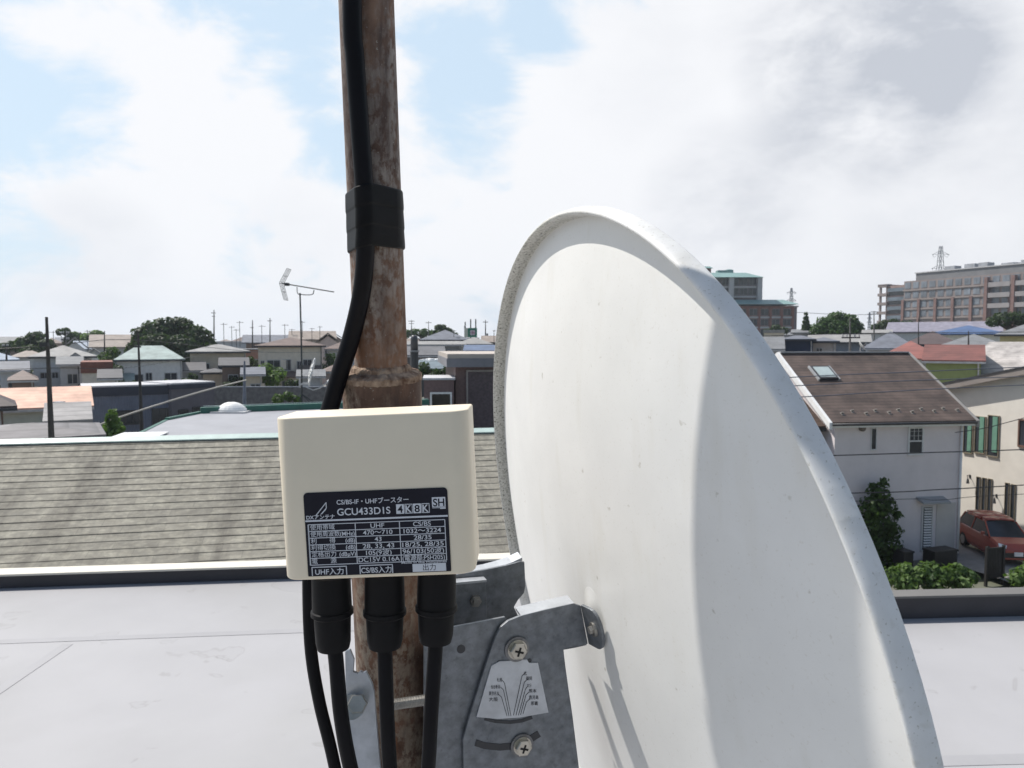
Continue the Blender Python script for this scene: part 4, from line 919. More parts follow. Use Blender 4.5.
house_px('dim_house', 'shaded brown-grey house behind the flue pipe', 400, 440, 357, 62, 5.2, 6, 'gx', .7, wallm('dim', (.10, .095, .10)), roofmat('roof_dim', (.11, .11, .12)), (W1(1.6, 3, .9, .8),), over=.5)
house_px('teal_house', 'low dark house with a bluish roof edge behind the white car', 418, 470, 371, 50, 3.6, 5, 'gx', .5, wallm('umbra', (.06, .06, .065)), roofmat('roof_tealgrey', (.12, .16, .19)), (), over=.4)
# garden walls under the houses
def garden_wall(px0, px1, py, d, hgt, m, label):
    a, b2 = W(px0, py, d), W(px1, py, d); t = empty('garden_wall', ((a.x+b2.x)/2, d, a.z-hgt), 0, label=label, cat='wall'); w_ = (b2.x-a.x)/2
    MB().box(-w_, w_, 0, .2, -2, hgt-.08).build('wall', m, t); MB().box(-w_-.03, w_+.03, -.03, .23, hgt-.0795, hgt).build('capping', mat('wall_capping', (.22, .24, .28), .7, .1, 2), t); ANCH.append((a.x, d+.1, a.z-hgt)); ANCH.append((b2.x, d+.1, a.z-hgt))
garden_wall(186, 338, 386.5, 62, 1.6, wallm('stone', (.11, .105, .105), .25, 3), 'long low dark garden wall under the cream and beige houses')
garden_wall(34, 84, 393, 58, 1.3, wallm('dusk', (.07, .07, .075), .25, 3), 'dark low wall at the foot of the tall white house')

# ------------------------------------------------------------------ trees and shrubs, left
def px_tree(name, label, base_px, base_d, items, n, leaf_px, lm, trunk=.25, cat='tree', group=None, drop=0.):
    b_ = W(base_px[0], base_px[1], base_d); b_.z -= drop
    return tree(name, label, b_, px_lobes(b_, items), n, leaf_px*base_d/F, lm, trunk, cat, group)
px_tree('broadleaf_tree', 'big dark dense tree on the skyline behind the green-roofed house', (172, 372), 98, [(150, 338, 98, 17), (166, 332, 99, 15), (182, 331, 100, 14), (197, 339, 99, 15), (205, 352, 98, 13), (140, 352, 96, 13), (160, 350, 96, 20), (182, 352, 97, 20), (196, 366, 98, 16), (150, 366, 97, 15), (172, 368, 98, 16)], 12000, 2.6, LEAF_DARK, .5)
px_tree('garden_tree', 'dark rounded tree behind the tan-roofed house at the left', (34, 360), 112, [(24, 345, 112, 9), (36, 340, 113, 10), (46, 347, 112, 9), (30, 352, 110, 8)], 1300, 2.4, LEAF_DARK, .3)
px_tree('pale_tree', 'bright yellow-green tree on the skyline, near the pale blue roof', (92, 352), 150, [(88, 339, 150, 7), (96, 336, 151, 7), (94, 344, 150, 8)], 700, 2.2, LEAF_PALE, .3)
px_tree('pine_tree', 'sparse dark pine crown just right of the tall left utility pole', (64, 358), 125, [(60, 332, 125, 3.5), (66, 331, 125, 4), (71, 336, 125, 3.5), (68, 340, 125, 4)], 330, 2.0, LEAF_DARK, .18)
px_tree('hillside_tree', 'mossy green crown sloping down behind the sparse pine', (74, 356), 160, [(76, 338, 160, 7), (82, 342, 160, 6), (70, 344, 160, 6)], 500, 2.2, LEAF_MID, .3)
px_tree('yard_shrub', 'light green garden shrub in front of the cream house', (268, 390), 74, [(256, 376, 74, 8), (266, 371, 74, 9), (278, 374, 74, 8), (272, 380, 73, 9), (258, 383, 73, 8)], 900, 2.2, LEAF_PALE, .12, 'shrub')
px_tree('yard_shrub', 'dark low bushes beside the beige porch', (240, 390), 72, [(234, 384, 72, 8), (246, 382, 72, 8), (228, 388, 71, 7), (252, 388, 72, 7)], 700, 2.0, LEAF_DARK, .1, 'shrub')
px_tree('yard_shrub', 'dark green bush between cream house and black cable', (330, 378), 88, [(326, 370, 88, 7), (334, 364, 88, 8), (330, 358, 88, 6)], 500, 2.0, LEAF_MID, .1, 'shrub')
px_tree('young_tree', 'small bright leafy shrub in front of the blue-grey clad house', (112, 440), 30, [(112, 420, 30, 7), (109, 430, 30, 8), (117, 430, 30, 8), (113, 413, 30, 4), (112, 437, 30, 10)], 620, 2.6, LEAF_PALE, .06, 'shrub')
px_tree('yard_shrub', 'green sprigs over the dark garden wall left of the aerial mast', (290, 408), 50, [(278, 399, 50, 6), (288, 397, 50, 6), (298, 400, 50, 5)], 320, 2.0, LEAF_MID, .05, 'shrub')
px_tree('yard_shrub', 'dark bushes below the tan-roofed house at the left', (22, 388), 78, [(14, 380, 78, 8), (26, 377, 78, 9), (10, 386, 77, 8), (30, 386, 77, 8)], 800, 2.2, LEAF_DARK, .1, 'shrub')
px_tree('yard_shrub', 'green bush hiding the foot of the sloping roofed house', (108, 362), 92, [(104, 357, 92, 6), (112, 353, 92, 7), (108, 362, 91, 7)], 460, 2.0, LEAF_MID, .1, 'shrub')
px_tree('round_tree', 'round dark tree on the skyline behind the dark hipped roof', (443, 342), 140, [(441, 330, 140, 6.5), (448, 333, 140, 6), (437, 335, 140, 5.5), (454, 337, 140, 5)], 800, 2.0, LEAF_DARK, .4)
px_tree('low_tree', 'low green treetops on the skyline just right of the rusty mast', (424, 345), 170, [(414, 333, 170, 5), (424, 333, 170, 5), (432, 334, 170, 4.5), (406, 334, 170, 5)], 620, 1.8, LEAF_MID, .4)
px_tree('yard_shrub', 'dark garden greenery between the flue pipe and the tiled building', (440, 378), 48, [(424, 370, 48, 8), (448, 372, 47, 7), (436, 376, 47, 7)], 500, 2.2, LEAF_DARK, .08, 'shrub')

def add_balcony(t, x0, x1, z, m):
    b = MB(); b.box(x0, x1, -1.0, -.051, z-.12, z); b.build('balcony', m, t)
    r = MB(); r.box(x0, x1, -1.0, -.95, z+.1, z+1.0); r.box(x0, x0+.05, -.949, -.06, z+.1, z+1.0); r.box(x1-.05, x1, -.949, -.06, z+.1, z+1.0); r.build('balcony_railing', m, t)
BYN = {o['label'].split(',')[0]: o for o in COL.objects if o.get('label') and o.type == 'EMPTY'}
def find(s): return [o for k, o in BYN.items() if s in k][0]
add_balcony(find('tall white house'), -2.6, .6, 2.7, wallm('rail_pale', (.40, .40, .41)))
add_balcony(find('two-storey cream house'), .9, 3.4, 2.8, wallm('rail_dark', (.10, .09, .09)))
add_balcony(find('beige house with a light'), -2.7, -.6, 2.9, wallm('rail_tan', (.30, .26, .22)))
t = find('white house with a pale green'); m_ = MB(); m_.prism([(-3.6, -1.4, 3.0), (-1.4, -1.4, 3.0), (-1.4, -.06, 3.7), (-3.6, -.06, 3.7)], (0, 0, .12)); m_.build('lean_to_roof', RGREEN, t); m_ = MB(); m_.box(-3.4, -1.6, -1.2, -.02, -1, 2.95); m_.build('lean_to', WWHITE, t)
t = find('tall white house'); m_ = MB(); m_.prism([(-.4, -1.6, 5.2), (1.1, -1.6, 6.3), (2.6, -1.6, 5.2)], (0, 3.2, 0)); m_.build('gable_roof', RPALE, t); m_ = MB(); m_.prism([(-.1, -1.2, -1), (2.3, -1.2, -1), (2.3, -1.2, 5.19), (-.1, -1.2, 5.19)], (0, 1.18, 0)); m_.build('bay_wall', WWHITE, t)
m_ = MB(); m_.box(.4, 1.7, -1.26, -1.201, 3.2, 4.2); q_ = m_.build('window', ALU, t); m_ = MB(); m_.box(.46, 1.02, -1.28, -1.261, 3.26, 4.14); m_.box(1.08, 1.64, -1.28, -1.261, 3.26, 4.14); m_.build('pane', GLASS, q_)
t = find('two-storey cream house'); m_ = MB(); m_.prism([(-4.0, -1.3, 2.55), (.4, -1.3, 2.55), (.4, -.06, 3.0), (-4.0, -.06, 3.0)], (0, 0, .12)); m_.build('porch_roof', RBROWN, t)
for lb, pxs, bx, d in (('dark hedge at the foot of the tall white house', [(38, 392, 70, 6), (48, 394, 70, 6), (60, 393, 70, 6), (72, 394, 70, 6)], (55, 400), 70), ('low dark bushes in front of the green-roofed house', [(120, 384, 64, 5), (132, 385, 64, 4), (150, 386, 64, 4), (166, 384, 64, 5)], (142, 392), 64),
    ('dark bushes under the cream house windows', [(290, 384, 78, 5), (300, 385, 78, 6), (312, 383, 78, 6)], (300, 392), 78), ('dark green tree gap between beige and cream houses', [(250, 362, 92, 6), (256, 366, 92, 6), (246, 370, 92, 6)], (252, 380), 92), ('small dark tree between tan roof and white house', [(30, 352, 104, 6), (36, 356, 104, 5)], (33, 368), 104)):
    px_tree('yard_shrub', lb, bx, d, pxs, 520, 2.0, LEAF_DARK, .08, 'shrub')

def annex(t, x0, x1, y, h, rise, mw, mr, nwin=1):
    m_ = MB(); m_.box(x0, x1, y, -.02, -2, h); a_ = m_.build('annex', mw, t)
    m_ = MB(); m_.prism([(x0-.25, y-.3, h+.002), (x1+.25, y-.3, h+.002), (x1+.25, -.055, h+rise), (x0-.25, -.055, h+rise)], (0, 0, .12)); m_.build('annex_roof', mr, t)
    for k in range(nwin):
        c = x0+(x1-x0)*(k+.5)/nwin; m_ = MB(); m_.box(c-.5, c+.5, y-.05, y-.001, h-1.5, h-.4); w_ = m_.build('window', WHITE, t); m_ = MB(); m_.box(c-.44, c-.03, y-.07, y-.051, h-1.44, h-.46); m_.box(c+.03, c+.44, y-.07, y-.051, h-1.44, h-.46); m_.build('pane', GLASS, w_)
annex(find('two-storey cream house'), -.2, 3.2, -1.6, 2.4, .5, WBEIGE, RBROWN, 2)
annex(find('beige house with a light'), .4, 3.2, -1.8, 2.9, .6, WBEIGE, RPALE, 1)
annex(find('white-walled house with a tan'), -1.5, 1.6, -1.5, 2.4, .5, WWHITE, RTAN, 1)
annex(find('grey house with a small blue'), -1.6, 2.2, -1.5, 2.5, .5, WGREY, RBLUEG, 1)
annex(find('house with a long sunlit tan'), -1.8, 1.4, -1.5, 2.6, .5, WGREY, RTAN, 1)
annex(find('white house with a low pale'), -1.5, .4, -1.4, 3.3, .5, WWHITE, RPALE, 1)
annex(find('house with a wide dark hipped'), -2.2, 1.2, -1.4, 2.9, .5, WGREY, RSLATE, 1)
rn = random.Random(11); RS_ = [RGREY, RTAN, RBROWN, RSLATE, RPALE, RDARK, RBLUEG]
for i, px_ in enumerate((8, 30, 52, 66, 82, 112, 190, 206, 226, 244, 262, 280, 300, 316, 334, 408, 420, 436, 452, 470, 484, 498)):
    d = rn.uniform(165, 230); w_ = rn.uniform(13, 22); yy = rn.uniform(340, 344.5) if px_ < 400 else rn.uniform(341, 344)
    house_px('distant_house', 'small distant house in the row of roofs along the left skyline', px_-w_/2, px_+w_/2, yy, d, 6, 7, rn.choice(('hip', 'gx', 'gx', 'gy')), rn.uniform(1.0, 1.9), rn.choice((WWHITE, WGREY, WBEIGE, WPINK, WBROWN)), RS_[i % 7], (('f', 1, 3.2, 1, 1), ('f', 3, 3.2, 1, 1)), group='distant houses along the skyline')
for px0_, px1_, yy, d, mw_, mr_, rf_, rs_, lb_ in ((0, 26, 372, 70, WGREY, RSLATE, 'gx', .8, 'low grey house with a slate roof below the tan roof at the left edge'), (84, 104, 359, 100, WWHITE, RPALE, 'gy', 1.3, 'narrow white gable peeking out between white house and dark tree'),
    (222, 246, 367, 72, WBROWN, RDARK, 'gx', .7, 'low dark-roofed shed house right of the beige porch'), (326, 346, 373, 70, WPINK, RBROWN, 'hip', .8, 'low brown-roofed house beside the black cable bend'), (60, 80, 366, 71, WGREY, RGREY, 'gx', .7, 'grey lean-to house right of the tall white house'), (440, 458, 366, 58, WWHITE, RGREY, 'hip', .6, 'small pale house over the white car'),
    (180, 203, 372, 78, WGREY, RDARK, 'gx', .8, 'low dark-roofed house in the gap left of the beige house'), (184, 200, 358, 104, WWHITE, RSLATE, 'gy', 1.2, 'small white gable behind the beige house, by the big tree'), (12, 34, 382, 60, WBROWN, RBROWN, 'hip', .9, 'low brown hipped roof below the tan roof, left of the thick pole'),
    (244, 262, 376, 70, WBEIGE, RSLATE, 'gx', .6, 'small slate-roofed outbuilding behind the blue-grey post'), (300, 322, 378, 66, WGREY, RGREY, 'gx', .5, 'carport-like grey roof in front of the cream house'), (102, 118, 380, 58, WWHITE, RDARK, 'gx', .6, 'small dark-roofed house above the left end of the blue-grey clad house')):
    house_px('small_house', lb_, px0_, px1_, yy, d, 4.5, 5, rf_, rs_, mw_, mr_, (('f', .6, 2.8, .8, .9),), over=.35)

for lb, pxs, bx, d in (('dark bush added to darken the gap left of the green-roofed house wall', [(114, 376, 66, 5), (118, 370, 67, 5), (112, 383, 66, 5)], (115, 388), 66), ('dark bush added to darken the gap between the green-roofed and beige houses', [(186, 384, 68, 6), (192, 378, 69, 5), (182, 388, 68, 5)], (187, 392), 68), ('dark treetops added to darken the gap behind the tan-roofed house at the far left', [(4, 348, 118, 6), (14, 346, 118, 6)], (9, 360), 118)):
    px_tree('yard_shrub', lb, bx, d, pxs, 520, 2.0, LEAF_DARK, .08, 'shrub')  # bushes added as dark filling for the shadowed gaps between houses
# ------------------------------------------------------------------ utility poles and aerials
def util_pole(label, px_, ytop, ybot, d, rpx, m=None, arms=(), px1=None, group=None, name='utility_pole', cat='pole', box=None):
    a, b_ = W(px_, ytop, d), W(px1 or px_, ybot, d); t = empty(name, b_, 0, label=label, cat=cat, group=group); top = a-b_; r = rpx*d/F
    MB().tube([(0, 0, -2.5), (0, 0, 0), top], [r*1.05, r, r*.42], 12).build('pole_shaft', m or CONC, t, auto=40)
    for f, half, yo in arms:
        z = top.z*f; h_ = half*d/F; o = MB(); rr = max(.05, .22*d/F); o.box(top.x*f-h_, top.x*f+h_, -r-rr*2, -r, z-rr, z+rr); ao = o.build('crossarm', DARKMETAL, t)
        for s in (-.9, -.45, .45, .9) if 50 < d < 90 else ():
            i = MB(); i.tube([(top.x*f+s*h_, -r-rr, z+rr), (top.x*f+s*h_, -r-rr, z+rr+.22)], [.05, .07], 6); i.build('insulator', mat('insulator_white', (.5, .5, .5), .3, .1, 3), ao)
    if box:
        z = top.z*box; k = 1.6*d/F; o = MB(); o.tube([(k*.6+r, 0, z-k), (k*.6+r, 0, z+k)], k*.55, 10); o.build('transformer', mat('transformer_grey', (.12, .12, .125), .5, .1, 3), t, auto=40)
    return t
util_pole('thickest dark utility pole, standing right behind the ridge cap at the left', 46.5, 317, 452, 20.8, 3.1, DARKPOLE, ((.80, 4, 0),), px1=52)
util_pole('slim dark pole in front of the blue-grey clad house', 138, 332, 436, 42, 1.9, DARKPOLE, ((.86, 3.5, 0),), px1=142)
util_pole('slim pole between the white house and the big dark tree', 104.5, 331, 372, 92, 1.0, DARKPOLE)
util_pole('short blue-grey post standing in front of the garden wall and the beige house', 244.5, 361, 408, 44, 2.0, mat('bluegrey_post', (.17, .19, .24), .7, .15, 3))
util_pole('tall thin grey pole right of the big dark tree', 214, 310, 352, 120, 1.0, CONC, ((.93, 2.2, 0), (.85, 1.6, 0)))
util_pole('dark pole rising from the rust-walled house', 252.5, 320, 358, 112, .9, DARKPOLE, ((.8, 1.5, 0),))
util_pole('pole behind the slate roof, with a small crossbar', 270, 318, 346, 125, .8, CONC, ((.9, 2.2, 0),))
util_pole('pole at the left edge by the small blue-grey roof', 6.5, 343, 376, 84, 1.3, DARKPOLE, ((.9, 3, 0),))
util_pole('thin pole with crossarms among the pine and the white house', 66, 330, 384, 80, .9, CONC, ((.93, 4, 0), (.82, 4, 0)))
util_pole('thin utility pole on the skyline close beside the rusty mast', 411.5, 320, 344, 150, .7, CONC, ((.95, 3, 0), (.85, 2.5, 0)))
util_pole('thin utility pole on the skyline left of the round dark tree', 428.5, 321, 342, 150, .6, CONC, ((.92, 3, 0),))
util_pole('utility pole with a transformer beside the dish rim, right of the green sign', 485.5, 320, 346, 120, .8, DARKPOLE, ((.92, 2.6, 0),), box=.42)
def roof_aerial(px_, ytop, ybot, d, w_, label):
    a, b_ = W(px_, ytop, d), W(px_, ybot, d); t = empty('rooftop_aerial', b_, 0, label=label, cat='aerial', group='small aerials on the far roofs'); h_ = (a-b_).z; r = .28*d/F
    MB().tube([(0, 0, -.3), (0, 0, h_)], r, 6).build('mast', AER, t); k = w_*d/F; o = MB(); o.tube([(-k*.4, 0, h_*.94), (k*.6, .1, h_*.94)], r*.8, 5)
    for f in (-.4, -.15, .1, .35, .6): o.tube([(k*f, -.45, h_*.94), (k*f, .45, h_*.94)], r*.7, 5)
    o.build('boom', AER, t)
for i, (px_, yt, yb, d, w_, l_) in enumerate(((224, 323, 345, 148, 5, 'nearest the big dark tree'), (232, 326, 345, 148, 4, 'on the middle of the pale grey block'), (240, 321, 345, 148, 5, 'on the right end of the pale grey block'), (236.5, 329, 347, 130, 4, 'low one in front of the pale grey block'),
    (262, 325, 346, 125, 5, 'on the left end of the slate roof'), (285, 324, 343, 126, 5, 'on the right part of the slate roof'), (292, 329, 341, 120, 4, 'just left of the tall television aerial'), (312, 328, 340, 118, 4, 'on the light tan gabled roof'), (320, 326, 341, 114, 3, 'on the gabled end near the black cable'),
    (464.6, 326, 341, 110, 1.5, 'left of the green sign'), (494, 330, 344, 92, 3, 'on the small brown house by the dish rim'), (178, 324, 352, 104, 3, 'in front of the right flank of the big dark tree'), (302.5, 321, 341, 119, 4, 'close behind the tall television aerial mast'), (88, 330, 352, 116, 3, 'on the small pale blue roof at the left'), (454, 330, 343, 96, 3, 'on the wide dark hipped roof right of the mast'), (34, 334, 346, 112, 3, 'beside the dark rounded tree at the left'), (54, 331, 352, 85, 4, 'just right of the thickest pole'))):
    roof_aerial(px_, yt, yb, d, w_, 'thin roof aerial '+l_)
# green sign with a pale flower emblem on a roof frame
gd = 108; a, b_ = W(467.8, 337.3, gd), W(477, 328, gd); gs = empty('roof_sign', (a.x, gd, a.z-1.2), 0, label='square green sign with a pale pink clover emblem on the skyline', cat='sign')
w_, h_ = b_.x-a.x, b_.z-a.z
pn = MB(); pn.box(0, w_, 0, .25, 1.2, 1.2+h_); po = pn.build('sign_panel', mat('sign_green', (.01, .17, .10), .5, .06, 2), gs)
em = MB()
for k in range(4):
    q = R(45+90*k); cx, cz = w_*.52+math.cos(q)*w_*.17, 1.2+h_*.5+math.sin(q)*w_*.17
    em.tube([(cx, -.002, cz), (cx, -.03, cz)], w_*.165, 14)
em.build('emblem_leaves', mat('sign_pink', (.60, .50, .54), .5, .05, 2), po); e2 = MB(); e2.tube([(w_*.52, -.031, 1.2+h_*.5), (w_*.52, -.045, 1.2+h_*.5)], w_*.13, 12); e2.tube([(w_*.72, -.031, 1.2+h_*.46), (w_*.72, -.045, 1.2+h_*.46)], w_*.08, 10); e2.build('emblem_centre', mat('sign_rose', (.42, .22, .28), .5, .05, 2), po)
MB().box(-.45, -.005, 0, .25, 1.2, 1.2+h_).build('side_panel', mat('sign_cream', (.55, .55, .46), .5, .05, 2), gs)
for x_ in (-.4, w_*.3, w_*.85): MB().tube([(x_, .4, -3), (x_, .4, 1.2+h_+(.9 if x_ < 0 else 1.3))], .09, 6).build('mast_post', AER, gs)

# ------------------------------------------------------------------ cars
def car(label, M_, Lc, Wc, Hc, paint, glass_front=True):
    t = frame_empty('parked_car', M_, label=label, cat='car'); h = Wc/2
    # side profile: front is -y
    st = [(-Lc*.5, .28, .62, .80), (-Lc*.485, .24, .74, .90), (-Lc*.44, .22, .88, .95), (-Lc*.30, .22, 1.0, .98), (-Lc*.20, .22, 1.03, 1.0), (Lc*.1, .22, 1.04, 1.0), (Lc*.35, .22, 1.04, .99), (Lc*.46, .24, 1.0, .95), (Lc*.5, .32, .9, .88)]
    def sect(y, z0, z1, f): x = h*f; return [(-x*.9, y, z0), (-x, y, z0+.18), (-x, y, (z0+z1)*.55), (-x*.965, y, z1-.08), (-x*.88, y, z1), (x*.88, y, z1), (x*.965, y, z1-.08), (x, y, (z0+z1)*.55), (x, y, z0+.18), (x*.9, y, z0)]
    b = MB(); prev = None
    for s in st:
        r = sect(*s)
        if prev:
            for k in range(10): b.poly([prev[k], prev[(k+1) % 10], r[(k+1) % 10], r[k]])
        else: b.poly(r)
        prev = r
    b.poly(prev[::-1]); bo = b.build('body', paint, t, auto=45)
    rf = MB(); ys = [(-Lc*.10, Hc-.06, .74), (0, Hc-.01, .77), (Lc*.22, Hc, .77), (Lc*.38, Hc-.06, .74)]; prev = None
    for y, z, f in ys:
        x = h*f; r = [(-x, y, z-.10), (-x*.9, y, z), (0, y, z+.03), (x*.9, y, z), (x, y, z-.10)]
        if prev:
            for k in range(4): rf.poly([prev[k], prev[k+1], r[k+1], r[k]])
        prev = r
    ro = rf.build('roof', paint, t, smooth=True); md = ro.modifiers.new('s', 'SOLIDIFY'); md.thickness = .04
    g = MB(); x0, x1 = h*.90, h*.73; yb, yt = -Lc*.29, -Lc*.10; zt = Hc-.1
    g.poly([(-x0, yb, 1.0), (x0, yb, 1.0), (x1, yt, zt), (0, yt, zt+.07), (-x1, yt, zt)]); g.build('windscreen', GLASS, t)
    g = MB(); g.poly([(x0, Lc*.47, 1.0), (-x0, Lc*.47, 1.0), (-x1, Lc*.38, zt), (x1, Lc*.38, zt)]); g.build('rear_window', GLASS, t)
    for s in (-1, 1):
        g = MB(); g.poly([(s*x0*1.04, yb, 1.0), (s*x0*1.04, Lc*.47, 1.0), (s*x1, Lc*.38, zt), (s*x1, yt, zt)]); g.build('side_window', GLASS, t)
        [MB().tube([(s*x0*q0, y0, .98), (s*x1*1.01, y1, zt+.01)], .035, 6).build('roof_pillar', paint, t) for q0, y0, y1 in ((1, yb, yt), (1, Lc*.47, Lc*.38), (1.045, Lc*.12, Lc*.12))]
        m_ = MB(); m_.box(min(s*h*1.0, s*h*1.16), max(s*h*1.0, s*h*1.16), yb+.25, yb+.36, 1.02, 1.16); m_.build('wing_mirror', paint, t, bevel=.02)
        hl = MB(); hl.poly([(s*h*.55, -Lc*.487, .70), (s*h*.83, -Lc*.462, .74), (s*h*.82, -Lc*.44, .88), (s*h*.5, -Lc*.475, .82)]); ho = hl.build('headlight', mat('headlight_lens', (.75, .78, .8), .15, .05, 5), t); sm_ = ho.modifiers.new('s', 'SOLIDIFY'); sm_.thickness = .05; sm_.offset = 1
        for y in (-Lc*.32, Lc*.30):
            w = MB(); w.tube([(s*(h-.2), y, .31), (s*(h+.005), y, .31)], .31, 22); wo = w.build('wheel', mat('tyre_rubber', (.015, .015, .016), .8, .2, 20), t, auto=40)
            q = MB(); q.tube([(s*(h+.0055), y, .31), (s*(h+.02), y, .31)], .2, 16); q.build('rim', mat('wheel_alloy', (.4, .4, .41), .35, .1, 10, metal=.7), wo, auto=40)
    bp = MB(); bp.box(-h*.62, h*.62, -Lc*.503, -Lc*.48, .34, .55); bp.build('grille', mat('grille_black', (.012, .012, .013), .4, .2, 20), t, bevel=.02)
    npz = MB(); npz.box(-.165, .165, -Lc*.512, -Lc*.5035, .42, .585); npz.build('number_plate', mat('plate_white', (.7, .7, .7), .5, .05, 5), t)
    return t
wc = W(437, 368.5, 56); ANCH.append((wc.x, wc.y, wc.z-.8))
car('small white car glimpsed between the flue pipe and the tiled building', Matrix.Translation(Vector((wc.x, wc.y, wc.z-.75))) @ Matrix.Rotation(R(70), 4, 'Z') , 3.2, 1.5, 1.45, mat('white_car_paint', (.72, .73, .74), .25, .03, 2))
# ------------------------------------------------------------------ right: the brown-roofed house and the cream house
S18 = Vector((.951, .309, 0))
def to_local(t, p):
    bpy.context.view_layer.update(); return t.matrix_world.inverted() @ p
def on_wall(t, px_, py_):                # sight line meets the front wall plane (local y = 0)
    bpy.context.view_layer.update(); Mi_ = t.matrix_world.inverted(); o = Mi_ @ Vector((0, 0, CZ)); d = (Mi_.to_3x3() @ ray(px_, py_)); s = -o.y/d.y; p = o+d*s; return p.x, p.z
def win_px(t, w_, px0, py0, px1, py1, **k):
    xa, za = on_wall(t, px0, (py0+py1)/2); xb, _ = on_wall(t, px1, (py0+py1)/2); _, zt = on_wall(t, (px0+px1)/2, py0); _, zb = on_wall(t, (px0+px1)/2, py1)
    return window(t, w_/2, 7, 'f', xa+w_/2, zb, xb-xa, zt-zb, **k)
S18 = Vector((.9914, .1305, 0)); N18 = Vector((-.1305, .9914, 0)); b0 = W(832, 422, 31)+S18*.36+N18*.36; b0.z = 0; BW = 5.95; b1 = b0+S18*BW
WSTUC = wallm('stucco', (.55, .505, .51), .05, 1.2)
EAVE = 5.84; RISE = 2.84; DPB = 8.6; OVB = .36
bh_ = building('brown_roofed_house', 'pale stucco house with a brown shingled roof, skylight and snow guards', 'house', b0, b1, DPB, 0, EAVE, 'gx', RISE, OVB, WSTUC, roofmat('roof_brown_shingle', (.105, .075, .062), pitch=.26, depth=.5, var=.35), foot=2, thick=.10)
g_ = MB(); g_.tube([(-BW/2-OVB, -OVB-.06, EAVE-.0), (BW/2+OVB, -OVB-.06, EAVE)], .055, 8); g_.build('gutter', DARKMETAL, bh_, smooth=True)
g_ = MB(); g_.box(-BW/2-OVB+.01, BW/2+OVB-.01, -OVB+.01, -.001, EAVE-.14, EAVE-.02); g_.build('soffit', WHITE, bh_)
# bargeboards at both verges
for s in (-1, 1):
    x0 = s*(BW/2+OVB); mb = MB()
    for q in (0, 1):
        y0 = -OVB-.05 if q == 0 else DPB+OVB+.05; ym = DPB/2
        mb.prism([(x0, y0, EAVE-.20), (x0, ym, EAVE+RISE-.16), (x0, ym, EAVE+RISE+.13), (x0, y0, EAVE+.09)], (s*.14, 0, 0))
    mb.build('bargeboard', WHITE if s < 0 else mat('verge_grey', (.25, .24, .23), .6, .1, 2), bh_)
g_ = MB(); g_.box(-BW/2-OVB, BW/2+OVB, DPB/2-.14, DPB/2+.14, EAVE+RISE+.09, EAVE+RISE+.16); g_.build('ridge_cap', mat('ridge_metal', (.30, .30, .31), .5, .1, 2), bh_)
g_ = MB(); g_.tube([(BW/2-.06, -.07, EAVE-.1), (BW/2-.06, -.07, -1)], .05, 8); g_.build('downpipe', WHITE, bh_, smooth=True)
SLP = RISE/(DPB/2+OVB)
def on_slope(px_, py_, up=.1):
    bpy.context.view_layer.update(); Mi_ = bh_.matrix_world.inverted(); o = Mi_ @ Vector((0, 0, CZ)); d = Mi_.to_3x3() @ ray(px_, py_)
    n = Vector((0, -SLP, 1)); s = (Vector((0, -OVB, EAVE+up))-o).dot(n)/d.dot(n); return o+d*s
ca = math.atan(SLP); sx = Vector((1, 0, 0)); sy = Vector((0, math.cos(ca), math.sin(ca))); sz = Vector((0, -math.sin(ca), math.cos(ca)))
def slopebox(mb, c, x0, x1, y0, y1, z0, z1):
    i = len(mb.v); P_ = lambda a, b, cc: tuple(c+sx*a+sy*b+sz*cc)
    mb.v += [P_(x0,y0,z0),P_(x1,y0,z0),P_(x1,y1,z0),P_(x0,y1,z0),P_(x0,y0,z1),P_(x1,y0,z1),P_(x1,y1,z1),P_(x0,y1,z1)]
    mb.f += [[i+k for k in q] for q in ((3,2,1,0),(4,5,6,7),(0,1,5,4),(1,2,6,5),(2,3,7,6),(3,0,4,7))]
c_ = on_slope(824.5, 374); sk = MB(); slopebox(sk, c_, -.50, .42, -.50, .50, -.06, .12); sko = sk.build('skylight', DARKMETAL, bh_)
sk = MB(); slopebox(sk, c_, -.42, .34, -.40, .42, .121, .13); sk.build('pane', mat('skylight_glass', (.35, .42, .42), .08, .1, 2, spec=.9), sko)
sk = MB(); slopebox(sk, c_, -.58, -.505, -.55, .55, -.05, .10); slopebox(sk, c_, .425, .50, -.55, .55, -.05, .10); sk.build('flashing', mat('flashing_grey', (.32, .33, .34), .5, .1, 2), sko)
sg0 = None
for px_, py_ in ((842, 414), (852, 411.5), (866, 414), (875, 411), (889, 413), (898, 410.5), (912, 412.5), (921, 409.5), (934, 411.5), (943, 409), (957, 410.5)):
    p = on_slope(px_, py_)
    if not sg0:
        m_ = MB(); slopebox(m_, Vector((0, 0, 0)), -.06, .06, -.10, .10, .001, .012); slopebox(m_, Vector((0, 0, 0)), -.055, .055, -.02, .02, .0121, .10); sg0 = m_.build('snow_guard', mat('guard_zinc', (.24, .22, .20), .5, .1, 4), bh_); sg0.location = p
    else:
        q = sg0.copy(); COL.objects.link(q); q.parent = bh_; q.location = p
WF = mat('window_white_frame', (.62, .62, .62), .45, .05, 3)
win_px(bh_, BW, 871, 428.5, 875.5, 449, mf=WF, mull=0); 
w2 = win_px(bh_, BW, 909, 428.5, 921.5, 453, mf=WF, mull=0)
xa, zz_ = on_wall(bh_, 909, 441); xb, _ = on_wall(bh_, 921.5, 441); m_ = MB(); m_.box(xa, xb, -.06, -.052, zz_-.03, zz_+.03)
for k in (1, 2): f = xa+(xb-xa)*k/3; m_.box(f-.008, f+.008, -.0595, -.0525, zz_+.031, zz_+.62)
